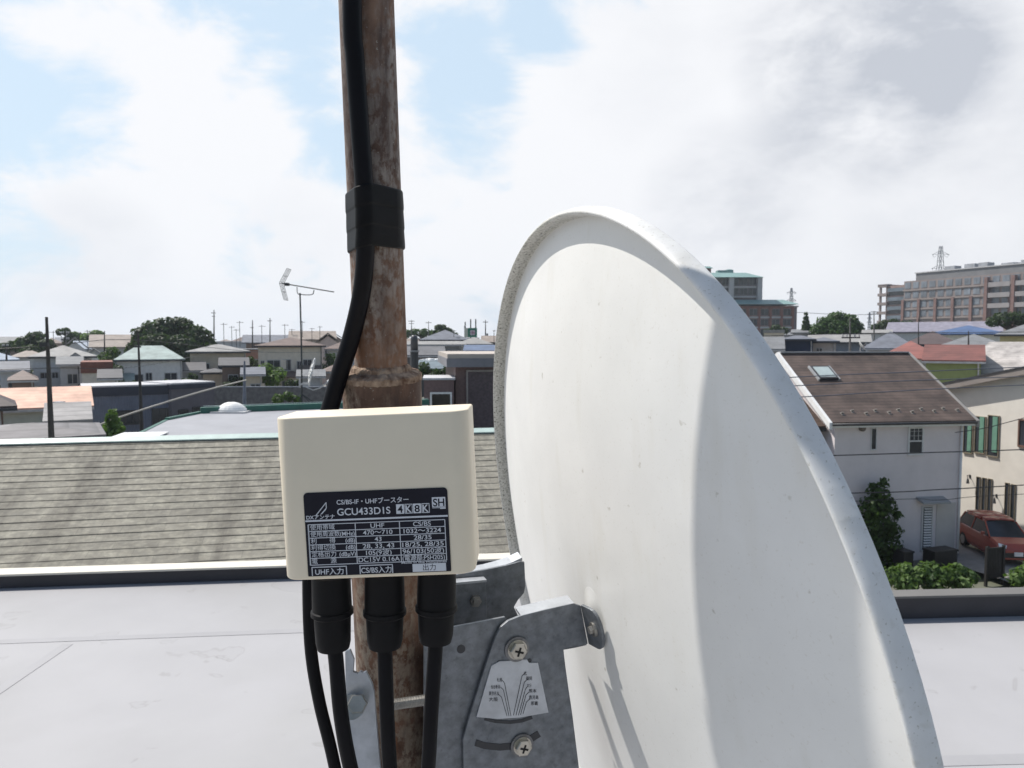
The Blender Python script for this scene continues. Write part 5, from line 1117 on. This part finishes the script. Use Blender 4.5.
for k in (1, 2): m_.box(xa, xb, -.058, -.0535, zz_+.03+.2*k-.006, zz_+.03+.2*k+.006)
m_.build('glazing_bar', WF, w2)
xc, zc = on_wall(bh_, 861.5, 428); m_ = MB(); m_.tube([(xc, .02, zc), (xc, -.12, zc), (xc, -.16, zc)], [.14, .14, .10], 16); m_.build('vent_hood', mat('vent_brown', (.16, .13, .11), .5, .1, 4), bh_, auto=40)
lv = win_px(bh_, BW, 922, 507, 931, 549, mf=WF, mull=0)
xa, z0_ = on_wall(bh_, 922, 549); xb, z1_ = on_wall(bh_, 931, 507); m_ = MB(); n_ = 16
for k in range(n_): z = z0_+(z1_-z0_)*(k+.5)/n_; m_.prism([(xa, -.10, z-.035), (xa, -.06, z+.03), (xa, -.055, z+.03), (xa, -.095, z-.035)], (xb-xa, 0, 0))
m_.build('louvre_slats', WF, lv)
xa, za = on_wall(bh_, 916, 499); xb, _ = on_wall(bh_, 943, 499); m_ = MB(); m_.prism([(xa, -.5, za-.14), (xa, -.5, za-.06), (xa, 0, za+.10), (xa, 0, za)], (xb-xa, 0, 0)); m_.build('door_awning', mat('awning_grey', (.30, .31, .32), .6, .08, 2), bh_)
m_ = MB(); xq, _ = on_wall(bh_, 936, 520); m_.box(xq, xq+.9, -.03, .0, .1, za-.2); m_.build('door', mat('door_white', (.50, .48, .46), .6, .04, 2), bh_)
# lower wing on its left
e0 = b0-S18*4.6+N18*.75; e1 = b0-S18*.45+N18*.75
building('brown_roofed_wing', 'lower brown-roofed wing between the dish rim and the pale stucco house', 'house', e0, e1, DPB-1.2, 0, EAVE-.25, 'gx', RISE-.75, .3, WSTUC, roofmat('roof_brown_shingle', ()), (('f', 2.75, 3.5, .75, 1.5, WF, None, 0),), foot=2, thick=.1, trim=DARKMETAL)
# cream house
cn = Vector((.309, -.951, 0)); cpt = Vector((23.76, 36, 0)); c0 = cpt-cn*6; c1 = cpt+cn*7; CL = 13.0
ch = empty('cream_stucco_house', c0, math.atan2(cn.y, cn.x), label='sunlit cream house with narrow green-shuttered windows at the right edge', cat='house'); ANCH.append((c0.x+4, c0.y, 0)); ANCH.append((c1.x+4, c1.y, 0)); ANCH.append((cpt.x, cpt.y, 0))
WSUN = wallm('sunny_cream', (.53, .50, .45), .05, 1.2)
zA, zB = on_wall(ch, 966, 384)[1], on_wall(ch, 1023, 373)[1]; xA, xB = on_wall(ch, 966, 384)[0], on_wall(ch, 1023, 373)[0]; sl_ = (zB-zA)/(xB-xA)
zt = lambda x: zA+(x-xA)*sl_
MB().prism([(0, 0, -2), (CL, 0, -2), (CL, 0, zt(CL)), (0, 0, zt(0))], (0, 8, 0)).build('wall', WSUN, ch)
r_ = MB(); r_.prism([(-.4, -.42, zt(-.4)+.003), (CL+.4, -.42, zt(CL+.4)+.003), (CL+.4, -.42, zt(CL+.4)+.16), (-.4, -.42, zt(-.4)+.16)], (0, 9, 0)); r_.build('roof', RPALE, ch)
r_ = MB(); r_.prism([(-.42, -.46, zt(-.42)-.14), (CL+.42, -.46, zt(CL+.42)-.14), (CL+.42, -.46, zt(CL+.42)+.17), (-.42, -.46, zt(-.42)+.17)], (0, .0385, 0)); r_.build('verge_board', mat('verge_taupe', (.24, .21, .19), .6, .1, 2), ch)
r_ = MB(); r_.prism([(-.44, -.50, zt(-.44)+.171), (CL+.44, -.50, zt(CL+.44)+.171), (CL+.44, -.50, zt(CL+.44)+.25), (-.44, -.50, zt(-.44)+.25)], (0, .25, 0)); r_.build('verge_cap', DARKMETAL, ch)
GSH = mat('green_shutter', (.13, .27, .20), .55, .08, 4); GFR = mat('window_ochre_frame', (.20, .17, .12), .5, .08, 4)
for a, b in ((964.5, 973), (975.8, 985.5), (988.5, 999)):
    wv = win_px(ch, 0, a, 417 if a < 980 else 416, b, 452.5 if a < 980 else 456, mf=GFR, mull=0, fw=.035)
    xa, z0_ = on_wall(ch, a+(b-a)*.38, 453); xb, z1_ = on_wall(ch, b, 417); m_ = MB(); m_.box(xa, xb-.01, -.075, -.0515, z0_+.06, z1_-.0); m_.build('shutter', GSH, wv)
for a, b, y0, y1 in ((976.8, 980, 477, 513), (982.6, 985.9, 478, 514), (988.3, 991.7, 479, 515), (1005.3, 1008.6, 483, 527), (1011.3, 1015, 484.5, 529)):
    win_px(ch, 0, a, y0, b, y1, mf=GFR, mull=0, fw=.02)
win_px(ch, 0, 1020, 421, 1034, 446, mf=mat('window_brown_frame', (.14, .08, .06), .5, .1, 4), mull=0)
for px_, py_ in ((970, 477), (996.5, 496.5)):
    x, z = on_wall(ch, px_, py_); m_ = MB(); m_.box(x-.04, x+.04, -.03, 0, z-.05, z+.12); m_.tube([(x, -.02, z+.05), (x+.02, -.22, z+.10), (x+.10, -.26, z-.05)], .018, 6); m_.tube([(x+.10, -.26, z-.05), (x+.12, -.28, z-.30)], [.04, .075], 10); m_.build('wall_lamp', DARKMETAL, ch, auto=40)
pe = W(948, 387, 48); pd_ = Vector((.64, -.77, 0))
building('pale_roof_house', 'house with a big pale weathered shingle roof behind the cream house at the right edge', 'house', pe+pd_*.4+Vector((.77, .64, 0))*.4, pe+pd_*9, 11.8, pe.z-5.6, 5.6, 'gx', 2.75, .4, wallm('fawn', (.40, .36, .31)), roofmat('roof_ashen', (.36, .335, .32), pitch=.3, depth=.2, var=.35))
# car and the yard
car('orange-red hatchback parked between the stucco house and the cream house', Matrix.Translation((21.2, 32.0, .05)) @ Matrix.Rotation(R(-8), 4, 'Z'), 3.8, 1.66, 1.60, mat('red_car_paint', (.30, .055, .035), .25, .05, 2, spec=.7))
ANCH.append((21.3, 34.6, 0)); ANCH.append((19, 28, 0)); ANCH.append((14, 29, 0)); ANCH.append((24, 28, 0))
for px_, py_, w_, h_, l_ in ((940, 556, .60, .74, 'wide black storage box beside the louvred door of the stucco house'), (903, 556, .24, .70, 'narrow black storage box at the foot of the climbing shrub')):
    p = W(px_, py_, 30.3); t = empty('storage_box', (p.x, p.y, 0), R(18), label=l_, cat='box')
    MB().box(-w_, w_, -.3, .3, .0, h_-.08).build('bin_body', mat('box_black', (.014, .014, .016), .5, .15, 3), t, bevel=.01); MB().box(-w_-.03, w_+.03, -.33, .33, h_-.079, h_).build('lid', mat('box_black', ()), t, bevel=.01)
p = W(995, 560, 28.6); t = empty('slatted_gate', (p.x, p.y, 0), R(16), label='dark slatted gate panel in front of the red hatchback', cat='gate')
m_ = MB(); [m_.box(x-.03, x+.03, -.02, .02, .05, 1.28) for x in [(-.36+.08*k) for k in range(10)]]; m_.build('slat_panel', mat('gate_dark', (.020, .018, .018), .6, .2, 3), t)
for x in (-.42, .42): MB().box(x-.045, x+.045, -.045, .045, -.5, 1.34).build('post', mat('gate_dark', ()), t)
m_ = MB(); [m_.box(-.374, .374, .021, .05, z, z+.07) for z in (.2, 1.1)]; m_.build('rail', mat('gate_dark', ()), t)
# climbing shrub and hedges
def px_l2(items): return items
LEAF_GL = leafmat('glossy_leaves', (.13, .20, .06), (.03, .06, .018))
bs_ = W(882, 575, 31.0); bs_.z = 0
tree('climbing_shrub', 'tall dark green shrub climbing the stucco wall', bs_, px_lobes(bs_, [(878, 492, 31, 11), (874, 508, 31, 14), (885, 505, 31, 11), (879, 524, 31, 16), (889, 530, 31, 12), (884, 545, 31, 17), (872, 545, 31, 15), (897, 553, 31, 9), (884, 482, 31, 5), (873, 486, 31, 4), (897, 515, 31, 5), (868, 520, 31, 7), (885, 565, 31, 16)]), 3300, .10, leafmat('shrub_leaves', (.075, .125, .03), (.018, .035, .012)), .06, 'shrub')
for lb_, pxs, bx_ in (('broad-leaved bright hedge just beyond the parapet, below the louvred door', [(893, 577, 27, 11), (905, 574, 27.2, 12), (917, 577, 27, 11), (930, 572, 27.2, 12), (944, 576, 27, 11), (957, 573, 27.2, 11), (969, 578, 27, 9), (935, 583, 26.8, 12), (905, 584, 26.8, 12), (960, 585, 26.8, 11)], 930), ('end of a bright hedge at the right edge beside the slatted gate', [(1018, 578, 27, 10), (1030, 574, 27, 12), (1045, 576, 27, 12)], 1030)):
    q = W(bx_, 600, 27); q.z = 0; tree('hedge', lb_, q, px_lobes(q, pxs), 1900 if bx_ < 1000 else 600, .115, LEAF_GL, .05, 'hedge')

# ------------------------------------------------------------------ roofs further back on the right
house_px('navy_wall_house', 'house with a navy upper wall under a grey hipped roof near the dish', 783, 813, 341, 62, 5.4, 6, 'hip', .55, wallm('navy', (.028, .038, .065)), RSLATE, (), over=.25, inset=1.6)
house_px('navy_wall_house', 'small cream-walled house with a grey roof, right of the navy upper wall', 811, 836, 343, 62.5, 5.2, 5, 'hip', .5, wallm('taupe', (.36, .33, .31)), RSLATE, (('f', .45, 4.0, .42, .75),), over=.3)
house_px('skylit_house', 'grey slope with a small roof window at the left, touching the dish rim', 745, 781, 351, 58, 4.8, 6, 'gx', .95, WGREY, RGREY, (), over=.3)
house_px('long_roof_house', 'long pale grey roof in front of the big green tree at the right', 812, 866, 343.5, 84, 4.6, 8, 'gx', .85, wallm('slatewall', (.13, .15, .19)), RPALE, (('f', 1.5, 2.6, 1.4, 1.0), ('f', 4, 2.6, 1.2, 1.0)), over=.6)
house_px('slate_roof_house', 'wide dark slate roof right of the slim pole with white lamps', 868, 912, 350, 68, 5.0, 9, 'hip', 1.75, WGREY, RSLATE, (), over=.5, inset=2.4)
house_px('brown_hip_house', 'dark brown hipped roof with a pointed crown above the red roofs', 909, 955, 346, 70, 5.2, 9, 'hip', 1.45, WGREY, roofmat('roof_umber', (.075, .05, .05)), (), over=.5)
house_px('red_hip_house', 'house with a faded red hipped roof just behind the brown shingled roof', 884, 936, 361, 50, 4.6, 8, 'hip', 1.35, WGREY, RRED, (), over=.5)
house_px('red_ridge_house', 'green-walled house under a long brick-red roof, right of the faded red one', 926, 981, 363, 47, 5.0, 7, 'gx', .95, wallm('moss', (.19, .22, .09)), roofmat('roof_brick', (.16, .055, .045)), (), over=.25)
house_px('grey_hip_house', 'grey hipped roof with pale hip lines above the long brick-red roof', 946, 1000, 347.5, 62, 5.2, 9, 'hip', 1.15, WGREY, RGREY, (), over=.5)
house_px('blue_roof_house', 'white house under a bright blue hipped roof below the long hospital', 934, 1002, 335, 92, 5.0, 9, 'hip', 1.25, WWHITE, RBLUE, (('f', 1, 3.3, 1.2, .8), ('f', 4, 3.3, 1.2, .8)), over=.7, inset=3.5)
house_px('mauve_roof_building', 'long low mauve-grey roof at the foot of the hospital', 888, 1000, 332.5, 140, 4.5, 12, 'gx', 1.9, WGREY, roofmat('roof_mauve', (.21, .20, .25), depth=.15), (), over=.5)
house_px('grey_roof_house', 'grey roof with a yellow gable wall at the right edge below the hospital', 1000, 1060, 336, 78, 5, 8, 'hip', 1.5, wallm('yellow', (.50, .42, .22)), RGREY, (('f', .6, 3.6, .6, .7),), over=.5)
house_px('distant_house', 'plain grey shed roof between the conifer and the big green tree', 793, 822, 333.5, 130, 4, 8, 'gx', .6, WGREY, RGREY, (), over=.4)
house_px('beige_block_building', 'beige flat block beside the dish rim, under the brick building', 764, 784, 333, 120, 5, 7, 'flat', .5, WBEIGE, RPALE, (('f', .6, 3, .8, .9),), over=.1)
house_px('distant_house', 'pale grey roof right of the big green tree, left of the hospital', 864, 890, 334, 118, 4, 8, 'gx', .55, WGREY, RPALE, (), over=.4)
rn = random.Random(12)
for i, px_ in enumerate((790, 806, 822, 838, 852, 866, 878, 890, 904, 1006, 1020)):
    d = rn.uniform(150, 200); w_ = rn.uniform(14, 22)
    house_px('distant_house', 'small distant house in the row of roofs under the hospital and the green tree', px_-w_/2, px_+w_/2, rn.uniform(334.5, 337.5), d, 5, 7, rn.choice(('hip', 'gx')), rn.uniform(.8, 1.3), rn.choice((WWHITE, WGREY, WBEIGE)), RS_[i % 7], (('f', 1, 3.0, 1, 1),), group='distant houses under the hospital')
# ------------------------------------------------------------------ far large buildings
COPPER = mat('copper_green_roof', (.19, .31, .30), .6, .08, .3); BRICK = wallm('brick', (.17, .075, .06), .2, .8); BAND = mat('pale_band', (.42, .42, .43), .7, .06, .5)
def big_block(t, xl, xr, y0, dp, zb, zt_, wall_m, floors, bays, z0, fh, wh, ww, wmat=None, band=None, cols=None):
    MB().box(xl, xr, y0, y0+dp, zb, zt_).build('wall', wall_m, t)
    fr = mat('bay_frame', (.22, .22, .23), .6, .1, 1); gl = wmat or GLASS; bwid = (xr-xl)/bays
    for f in range(floors):
        z = z0+f*fh
        if band: m_ = MB(); m_.box(xl-.12, xr+.12, y0-.45, y0-.001, z-1.05, z-.45); m_.build('floor_band', band, t)
        for k in range(bays):
            x = xl+bwid*(k+.5); m_ = MB(); m_.box(x-ww/2-.12, x+ww/2+.12, y0-.10, y0-.002, z-.12, z+wh+.12); fo = m_.build('window', fr, t)
            m_ = MB(); m_.box(x-ww/2, x-.06, y0-.14, y0-.101, z, z+wh); m_.box(x+.06, x+ww/2, y0-.14, y0-.101, z, z+wh); m_.build('pane', gl, fo)
    if cols:
        for k in range(bays+1): x = xl+bwid*k; m_ = MB(); m_.box(x-cols/2, x+cols/2, y0-.55, y0-.451, zb, zt_-.2); m_.build('pilaster', wall_m, t)
D1 = 250; s_ = D1/F
o1 = W(745, 333, D1); gb = empty('brick_building', (o1.x, D1, o1.z-3), 0, label='brick building with stepped copper-green roofs and a tower, rising behind the dish rim', cat='building'); ANCH.append((o1.x, D1+5, o1.z-3))
Z = lambda y: W(745, y, D1).z-(o1.z-3); X = lambda x: (x-745)*s_
big_block(gb, X(725), X(792), 0, 12, -3, Z(306), BRICK, 3, 6, Z(316)-6.5, 3.4, 2.0, 2.3, band=BAND, cols=.7)
def hiproof(x0, x1, y0, y1, z0, z1, inx, iny, m, nm='roof'):
    r = MB(); a = [(x0, y0, z0), (x1, y0, z0), (x1, y1, z0), (x0, y1, z0)]; c = [(x0+inx, y0+iny, z1), (x1-inx, y0+iny, z1), (x1-inx, y1-iny, z1), (x0+inx, y1-iny, z1)]
    for k in range(4): r.poly([a[k], a[(k+1) % 4], c[(k+1) % 4], c[k]])
    r.poly(c); r.poly([(p[0], p[1], p[2]) for p in a[::-1]]); return r.build(nm, m, gb)
hiproof(X(720), X(796), -2.5, 15, Z(304.5), Z(299.5), 4, 4, COPPER)
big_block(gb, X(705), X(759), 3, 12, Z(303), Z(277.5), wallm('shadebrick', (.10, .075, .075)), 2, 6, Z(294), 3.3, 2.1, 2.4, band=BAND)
for px_ in (732, 760.5): MB().box(X(px_)-.75, X(px_)+.75, 1.2, 2.7, Z(301), Z(277)).build('column', BAND, gb)
hiproof(X(700), X(763.5), .5, 17, Z(277), Z(271.5), 5, 4, COPPER)
m_ = MB(); m_.tube([(X(735), 8, Z(272)), (X(735), 8, Z(267.8)), (X(735), 8, Z(267))], [1.5, 1.4, .6], 16); m_.box(X(722), X(731), 6, 9, Z(272), Z(268.5)); m_.build('roof_plant', COPPER, gb, auto=40)
MB().box(X(698), X(716.5), 8, 16, Z(277), Z(266)).build('stair_tower', BRICK, gb); hiproof(X(697), X(718), 7, 17, Z(266), Z(264), 1, 1, COPPER, 'tower_roof')
m_ = MB(); m_.box(X(790), X(797.5), 1, 9, -3, Z(307)); m_.build('end_pier', wallm('pier', (.15, .13, .14)), gb); MB().box(X(789), X(798.5), .5, 9.5, Z(307)+.002, Z(305.6)).build('pier_cap', BAND, gb)
# hospital: long facade coming towards us on the right
hl, hr = W(903, 322, 300), W(1100, 325, 236); hx = (hr-hl); hd = Vector((hx.x, hx.y, 0)); HL = hd.length
hz0 = hl.z-4; hs = empty('hospital_building', (hl.x, hl.y, hz0), math.atan2(hd.y, hd.x), label='long five-storey grey hospital-like block with brick bays, on the skyline at the right', cat='building'); ANCH.append((hl.x, hl.y+6, hz0)); ANCH.append((hr.x, hr.y+6, hz0))
HT = W(903, 281.5, 300).z-hz0; HGREY = wallm('hospital', (.18, .148, .14), .1, .3); HBR = wallm('hospital_brick', (.15, .088, .076), .15, .5)
big_block(hs, 0, HL, 0, 16, -3, HT, HGREY, 4, 20, HT-14.2, 3.75, 2.3, HL/20*.66, wmat=mat('pale_window_glass', (.16, .18, .21), .2, .5, .12), band=mat('hospital_band', (.25, .21, .195), .7, .06, .5))
for k in range(0, 21):
    if k % 2: continue
    x = HL/20*k; MB().box(x-.55, x+.55, -.75, -.452, -3, HT-7.4).build('brick_pier', HBR, hs)
MB().box(4, HL, 1.5, 14, HT+.001, HT+2.9).build('penthouse', wallm('penthouse', (.14, .14, .145), .1, .3), hs)
MB().box(3.6, HL+.3, 1.1, 14.4, HT+2.901, HT+3.3).build('penthouse_roof', BAND, hs)
rn = random.Random(5)
for k in range(9): x = 14+k*7.2+rn.uniform(-1, 1); m_ = MB(); m_.box(x, x+rn.uniform(2.5, 4.5), 4, 8, HT+3.301, HT+3.3+rn.uniform(.7, 1.8)); m_.build('roof_plant', mat('plant_grey', (.28, .29, .31), .6, .2, .5), hs)
# balconies in the right-hand brick bays
for k in range(3):
    for f in range(3):
        x = HL*.50+k*9.5; z = HT-11.2+f*3.75; m_ = MB(); m_.box(x, x+7.8, -2.0, -.5, z-.9, z-.3); m_.box(x, x+7.8, -2.0, -1.85, z-.299, z+.75); m_.build('balcony', mat('balcony_grey', (.27, .25, .25), .7, .08, .4), hs)
    m_ = MB(); m_.box(HL*.50+k*9.5-1.2, HL*.50+k*9.5-.05, -2.2, -.46, -3, HT-1); m_.build('brick_bay', HBR, hs)
# stepped left end with open balconies
wl_ = MB(); wl_.box(-9.5, -.01, 1.5, 12, -3, HT-1.2); wl_.build('end_wing', wallm('wingbrick', (.22, .15, .13), .12, .4), hs)
for f in range(5):
    z = HT-16.6+f*3.75; m_ = MB(); m_.box(-12.5, -8.2, .2, 3.5, z, z+1.15); m_.build('balcony', HGREY, hs)
    if f < 4: m_ = MB(); m_.box(-8.1, -.4, .55, 1.4, z+1.6, z+3.1); m_.build('balcony', mat('blue_grey_glass', (.13, .16, .19), .3, .2, .3), hs)
    if f < 4: m_ = MB(); m_.box(-7.9, -.6, 1.3, 1.49, z+.1, z+1.5); m_.build('window', GLASS, hs)
m_ = MB(); m_.box(-12.3, -11.6, 1.0, 1.7, -3, HT-1.2); m_.box(-12.5, -8.2, .2, 8, HT-1.19, HT-.6); m_.build('balcony_frame', HGREY, hs)
# ------------------------------------------------------------------ pylons
def pylon(label, px_, yt, yb, d):
    a, b_ = W(px_, yt, d), W(px_, yb, d); t = empty('pylon', b_, 0, label=label, cat='pylon'); H_ = a.z-b_.z; w_ = H_*.085; m_ = MB(); q = .19*d/F
    lv = [0, .3, .52, .68, .80, .90, 1]; wd_ = lambda f: w_*(1-f)**.8*.5+H_*.012
    for s in (-1, 1):
        for y in (-1, 1):
            m_.tube([(s*wd_(f), y*wd_(f), H_*f) for f in lv], q*1.3, 4)
    for f0, f1 in zip(lv, lv[1:]):
        for y in (-1, 1): m_.tube([(-wd_(f0), y*wd_(f0), H_*f0), (wd_(f1), y*wd_(f1), H_*f1)], q, 4); m_.tube([(wd_(f0), y*wd_(f0), H_*f0), (-wd_(f1), y*wd_(f1), H_*f1)], q, 4)
    m_.build('lattice', mat('pylon_grey', (.11, .12, .14), .6, .1, 1), t)
    for f, l in ((.90, .10), (.74, .10), (.58, .10)):
        c = MB(); c.tube([(-H_*l, 0, H_*f), (0, 0, H_*(f+.012)), (H_*l, 0, H_*f)], q*1.3, 4); c.tube([(-H_*l, 0, H_*f), (-wd_(f), 0, H_*(f+.04))], q, 4); c.tube([(H_*l, 0, H_*f), (wd_(f), 0, H_*(f+.04))], q, 4); co = c.build('crossarm', mat('pylon_grey', ()), t)
        c = MB(); [c.tube([(s*H_*l*.95, 0, H_*f), (s*H_*l*.75, 0, H_*f-H_*.03), (s*H_*l*.4, 0, H_*f-H_*.005)], q*.9, 4) for s in (-1, 1)]; c.build('insulator_loop', mat('pylon_grey', ()), co)
    ANCH.append((b_.x, b_.y, b_.z))
pylon('tall lattice pylon above the hospital roof', 938, 246, 333, 420)
pylon('lattice pylon top beside the brick building roof', 790.5, 288, 336, 520)
pylon('faint small pylon just left of the hospital', 869, 312, 336, 600)
px_tree('round_tree', 'big mid-green round tree on the skyline between the brick building and the hospital', (838, 338), 128, [(826, 325, 128, 10), (838, 320, 129, 10), (850, 322, 128, 9), (857, 329, 128, 7), (818, 331, 127, 8), (835, 331, 127, 12), (848, 332, 127, 10)], 5000, 1.7, leafmat('tree_leaves', (.06, .115, .03), (.025, .05, .016)), .5)
px_tree('conifer', 'narrow conifer left of the big mid-green tree', (806, 336), 132, [(806, 314, 132, 1.6), (806, 318, 132, 2.6), (806, 322, 132, 3.4), (806, 327, 132, 4.6), (806, 331, 132, 5.0)], 420, 1.7, LEAF_DARK, .25)
px_tree('dark_tree', 'dark treetops at the left foot of the hospital', (888, 336), 160, [(876, 328, 160, 5), (884, 325, 160, 6), (893, 324, 160, 6), (901, 326, 160, 5), (908, 325, 160, 5)], 800, 1.8, LEAF_DARK, .4)
px_tree('dark_tree', 'dark treetops at the right foot of the hospital', (1008, 334), 110, [(992, 322, 110, 6), (1002, 319, 110, 8), (1014, 318, 110, 8), (1026, 320, 110, 9)], 1000, 1.8, LEAF_DARK, .4)
px_tree('dark_tree', 'dark greenery at the foot of the brick building', (775, 338), 150, [(768, 332, 150, 4), (776, 329, 150, 5), (784, 331, 150, 4)], 420, 1.7, LEAF_DARK, .3)
util_pole('slim pole with a pale crossarm and white lamps behind the brown shingled roof', 850, 318, 353, 56, 1.2, CONC, ((.44, 9, 0),))
util_pole('utility pole with crossarms just left of the hospital', 874, 311, 336, 110, .8, CONC, ((.96, 3.5, 0), (.88, 3, 0)))
util_pole('dark pole standing in front of the blue roof', 968.5, 331, 352, 56, 1.0, DARKPOLE)
util_pole('dark thin pole in front of the brown hipped roof', 918.5, 318, 350, 60, .7, DARKPOLE)
# white dish on a pole top by the slate roof
p = W(861, 346, 57); t = empty('satellite_dish', p, 0, label='small white dish behind the ridge of the brown shingled roof', cat='satellite dish'); ANCH.append((p.x, p.y, 4))
m_ = MB(); prev = None; nv = Vector((.75, -.3, .6)).normalized(); uu = nv.orthogonal().normalized(); vv = nv.cross(uu)
for k in range(6):
    s = k/5+.001; row = [uu*(.42*s*math.cos(2*math.pi*q/20))+vv*(.42*s*math.sin(2*math.pi*q/20))+nv*(.1*s*s) for q in range(20)]
    if prev:
        for q in range(20): m_.poly([prev[q], prev[(q+1) % 20], row[(q+1) % 20], row[q]])
    prev = row
ro_ = m_.build('reflector', WHITE, t, smooth=True); ms = ro_.modifiers.new('s', 'SOLIDIFY'); ms.thickness = .02
m_ = MB(); m_.tube([(0, .1, -3), (0, .1, -.1), (0, 0, 0)], .04, 6); m_.tube([tuple(-vv*.35), tuple(nv*.45)], .02, 6); m_.build('feed_arm', ALU, t)
# ------------------------------------------------------------------ wires
WIRE = mat('wire_black', (.015, .015, .018), .5, .1, 3)
def wire(pts, rpx, d, label, m=None, sag=.0):
    P_ = [W(x, y, dd) for x, y, dd in pts]; b = MB(); b.tube(spline(P_, 8), rpx*d/F, 6); o = b.build('overhead_wire', m or WIRE, None, smooth=True); tag(o, label, 'wire', 'overhead wires'); return o
wire([(500, 466, 25), (834, 455.5, 26), (930, 452.5, 26.5), (1024, 449.5, 27), (1400, 436, 29)], .62, 26, 'black wire crossing the stucco wall below the upper windows')
wire([(500, 497, 25), (853, 493, 26), (940, 489.5, 26.5), (1024, 485, 27), (1400, 463, 29)], .62, 26, 'black wire crossing the stucco wall above the louvred door awning')
wire([(500, 520, 24), (880, 500, 26), (940, 500, 26.5), (1024, 494, 27), (1400, 480, 29)], .35, 26, 'faint thin wire just above the door awning')
BW_ = mat('wire_bluegrey', (.09, .10, .13), .5, .1, 3)
wire([(500, 396, 25), (780, 378, 26), (900, 372.5, 26.5), (1024, 367, 27), (1400, 350, 29)], .5, 26, 'upper blue-grey wire across the middle of the brown roof', BW_)
wire([(500, 400, 25), (790, 386, 26), (900, 381, 26.5), (1024, 376.5, 27), (1400, 362, 29)], .5, 26, 'middle blue-grey wire across the brown roof', BW_)
wire([(500, 412, 25), (800, 397, 26), (900, 391, 26.5), (1024, 385, 27), (1400, 370, 29)], .5, 26, 'lower blue-grey wire across the brown roof', BW_)
wire([(955, 432.5, 27), (985, 428, 27), (1024, 418, 27), (1200, 372, 28)], .45, 27, 'dark wire rising past the green shutters at the right edge')
wire([(700, 338, 40), (860, 333.5, 42), (1024, 332, 44), (1300, 329, 48)], .35, 42, 'thin dark wire along the skyline above the brown ridge')
wire([(60, 441, 28), (122, 416.5, 31), (200, 392, 35), (246, 380, 43.8)], .9, 30, 'pale thick cable rising in front of the blue-grey clad house', mat('wire_pale', (.42, .40, .36), .5, .1, 3))
wire([(-60, 352, 33), (47, 346, 33.8), (138, 340, 41.6), (260, 352, 60), (340, 352, 80)], .3, 40, 'thin dark wire slung from the thickest pole towards the cream house')
wire([(-60, 372, 33), (52, 368, 33.8), (141, 366, 41.6), (214, 352, 80)], .3, 40, 'lower thin dark wire between the two left poles')
wire([(690, 306, 300), (790, 312, 400), (880, 314, 420), (1000, 300, 430)], .25, 380, 'faint high power line left of the hospital')

# ------------------------------------------------------------------ ground
for x in (-14, -7, 0, 7, 14):
    for y in (-8, 0, 6, 12): ANCH.append((x, y, 0))
for k in range(24):
    a = 2*math.pi*k/24
    for r_ in (420, 900, 1600): ANCH.append((r_*math.sin(a), r_*math.cos(a), 7.0 if math.cos(a) > -.2 else 3.0))
for a in range(-50, 60, 10): ANCH.append((230*math.sin(R(a)), 230*math.cos(R(a)), 6.2))
gb_ = MB(); radii = [0]; r_ = 3.0
while r_ < 1600: radii.append(r_); r_ *= 1.07
NA = 150; prev = None
def gz(x, y):
    sw = sz_ = 0
    for ax_, ay_, az_ in ANCH:
        w_ = 1/((x-ax_)**2+(y-ay_)**2+4)**1.7; sw += w_; sz_ += w_*az_
    return sz_/sw-.25
for r_ in radii:
    row = [(r_*math.sin(2*math.pi*k/NA), r_*math.cos(2*math.pi*k/NA)) for k in range(NA)]
    row = [(x, y, gz(x, y)) for x, y in row]
    if prev:
        for k in range(NA): gb_.poly([prev[k], prev[(k+1) % NA], row[(k+1) % NA], row[k]])
    prev = row
gm = mat('ground_soil', (.20, .195, .185), .95, scale=.12, col2=(.10, .105, .07), detail=8)
tag(gb_.build('ground', gm, None, smooth=True), kind='structure')
dv_ = MB(); q0, q1 = Vector((19.5, 27.5, .03)), Vector((22.3, 28.4, .03)); up_ = Vector((-.309, .951, 0))
for k in range(1): dv_.poly([q0, q1, q1+up_*11, q0+up_*11])
tag(dv_.build('driveway', mat('driveway_concrete', (.20, .195, .19), .9, .12, 1.5), None), kind='structure')

# ------------------------------------------------------------------ summer haze
hm = bpy.data.materials.new('haze'); hm.use_nodes = True; t = hm.node_tree; t.nodes.clear()
o_ = t.nodes.new('ShaderNodeOutputMaterial'); v_ = t.nodes.new('ShaderNodeVolumePrincipled'); t.links.new(v_.outputs[0], o_.inputs['Volume'])
v_.inputs['Color'].default_value = (.80, .88, 1, 1); v_.inputs['Density'].default_value = .00028; v_.inputs['Anisotropy'].default_value = .3
z_ = [v.co.z for v in bpy.data.objects['ground'].data.vertices]
hb_ = MB(); hb_.box(-1750, 1750, -1750, 1750, min(z_)-1, 75); tag(hb_.build('haze', hm, None), kind='stuff')
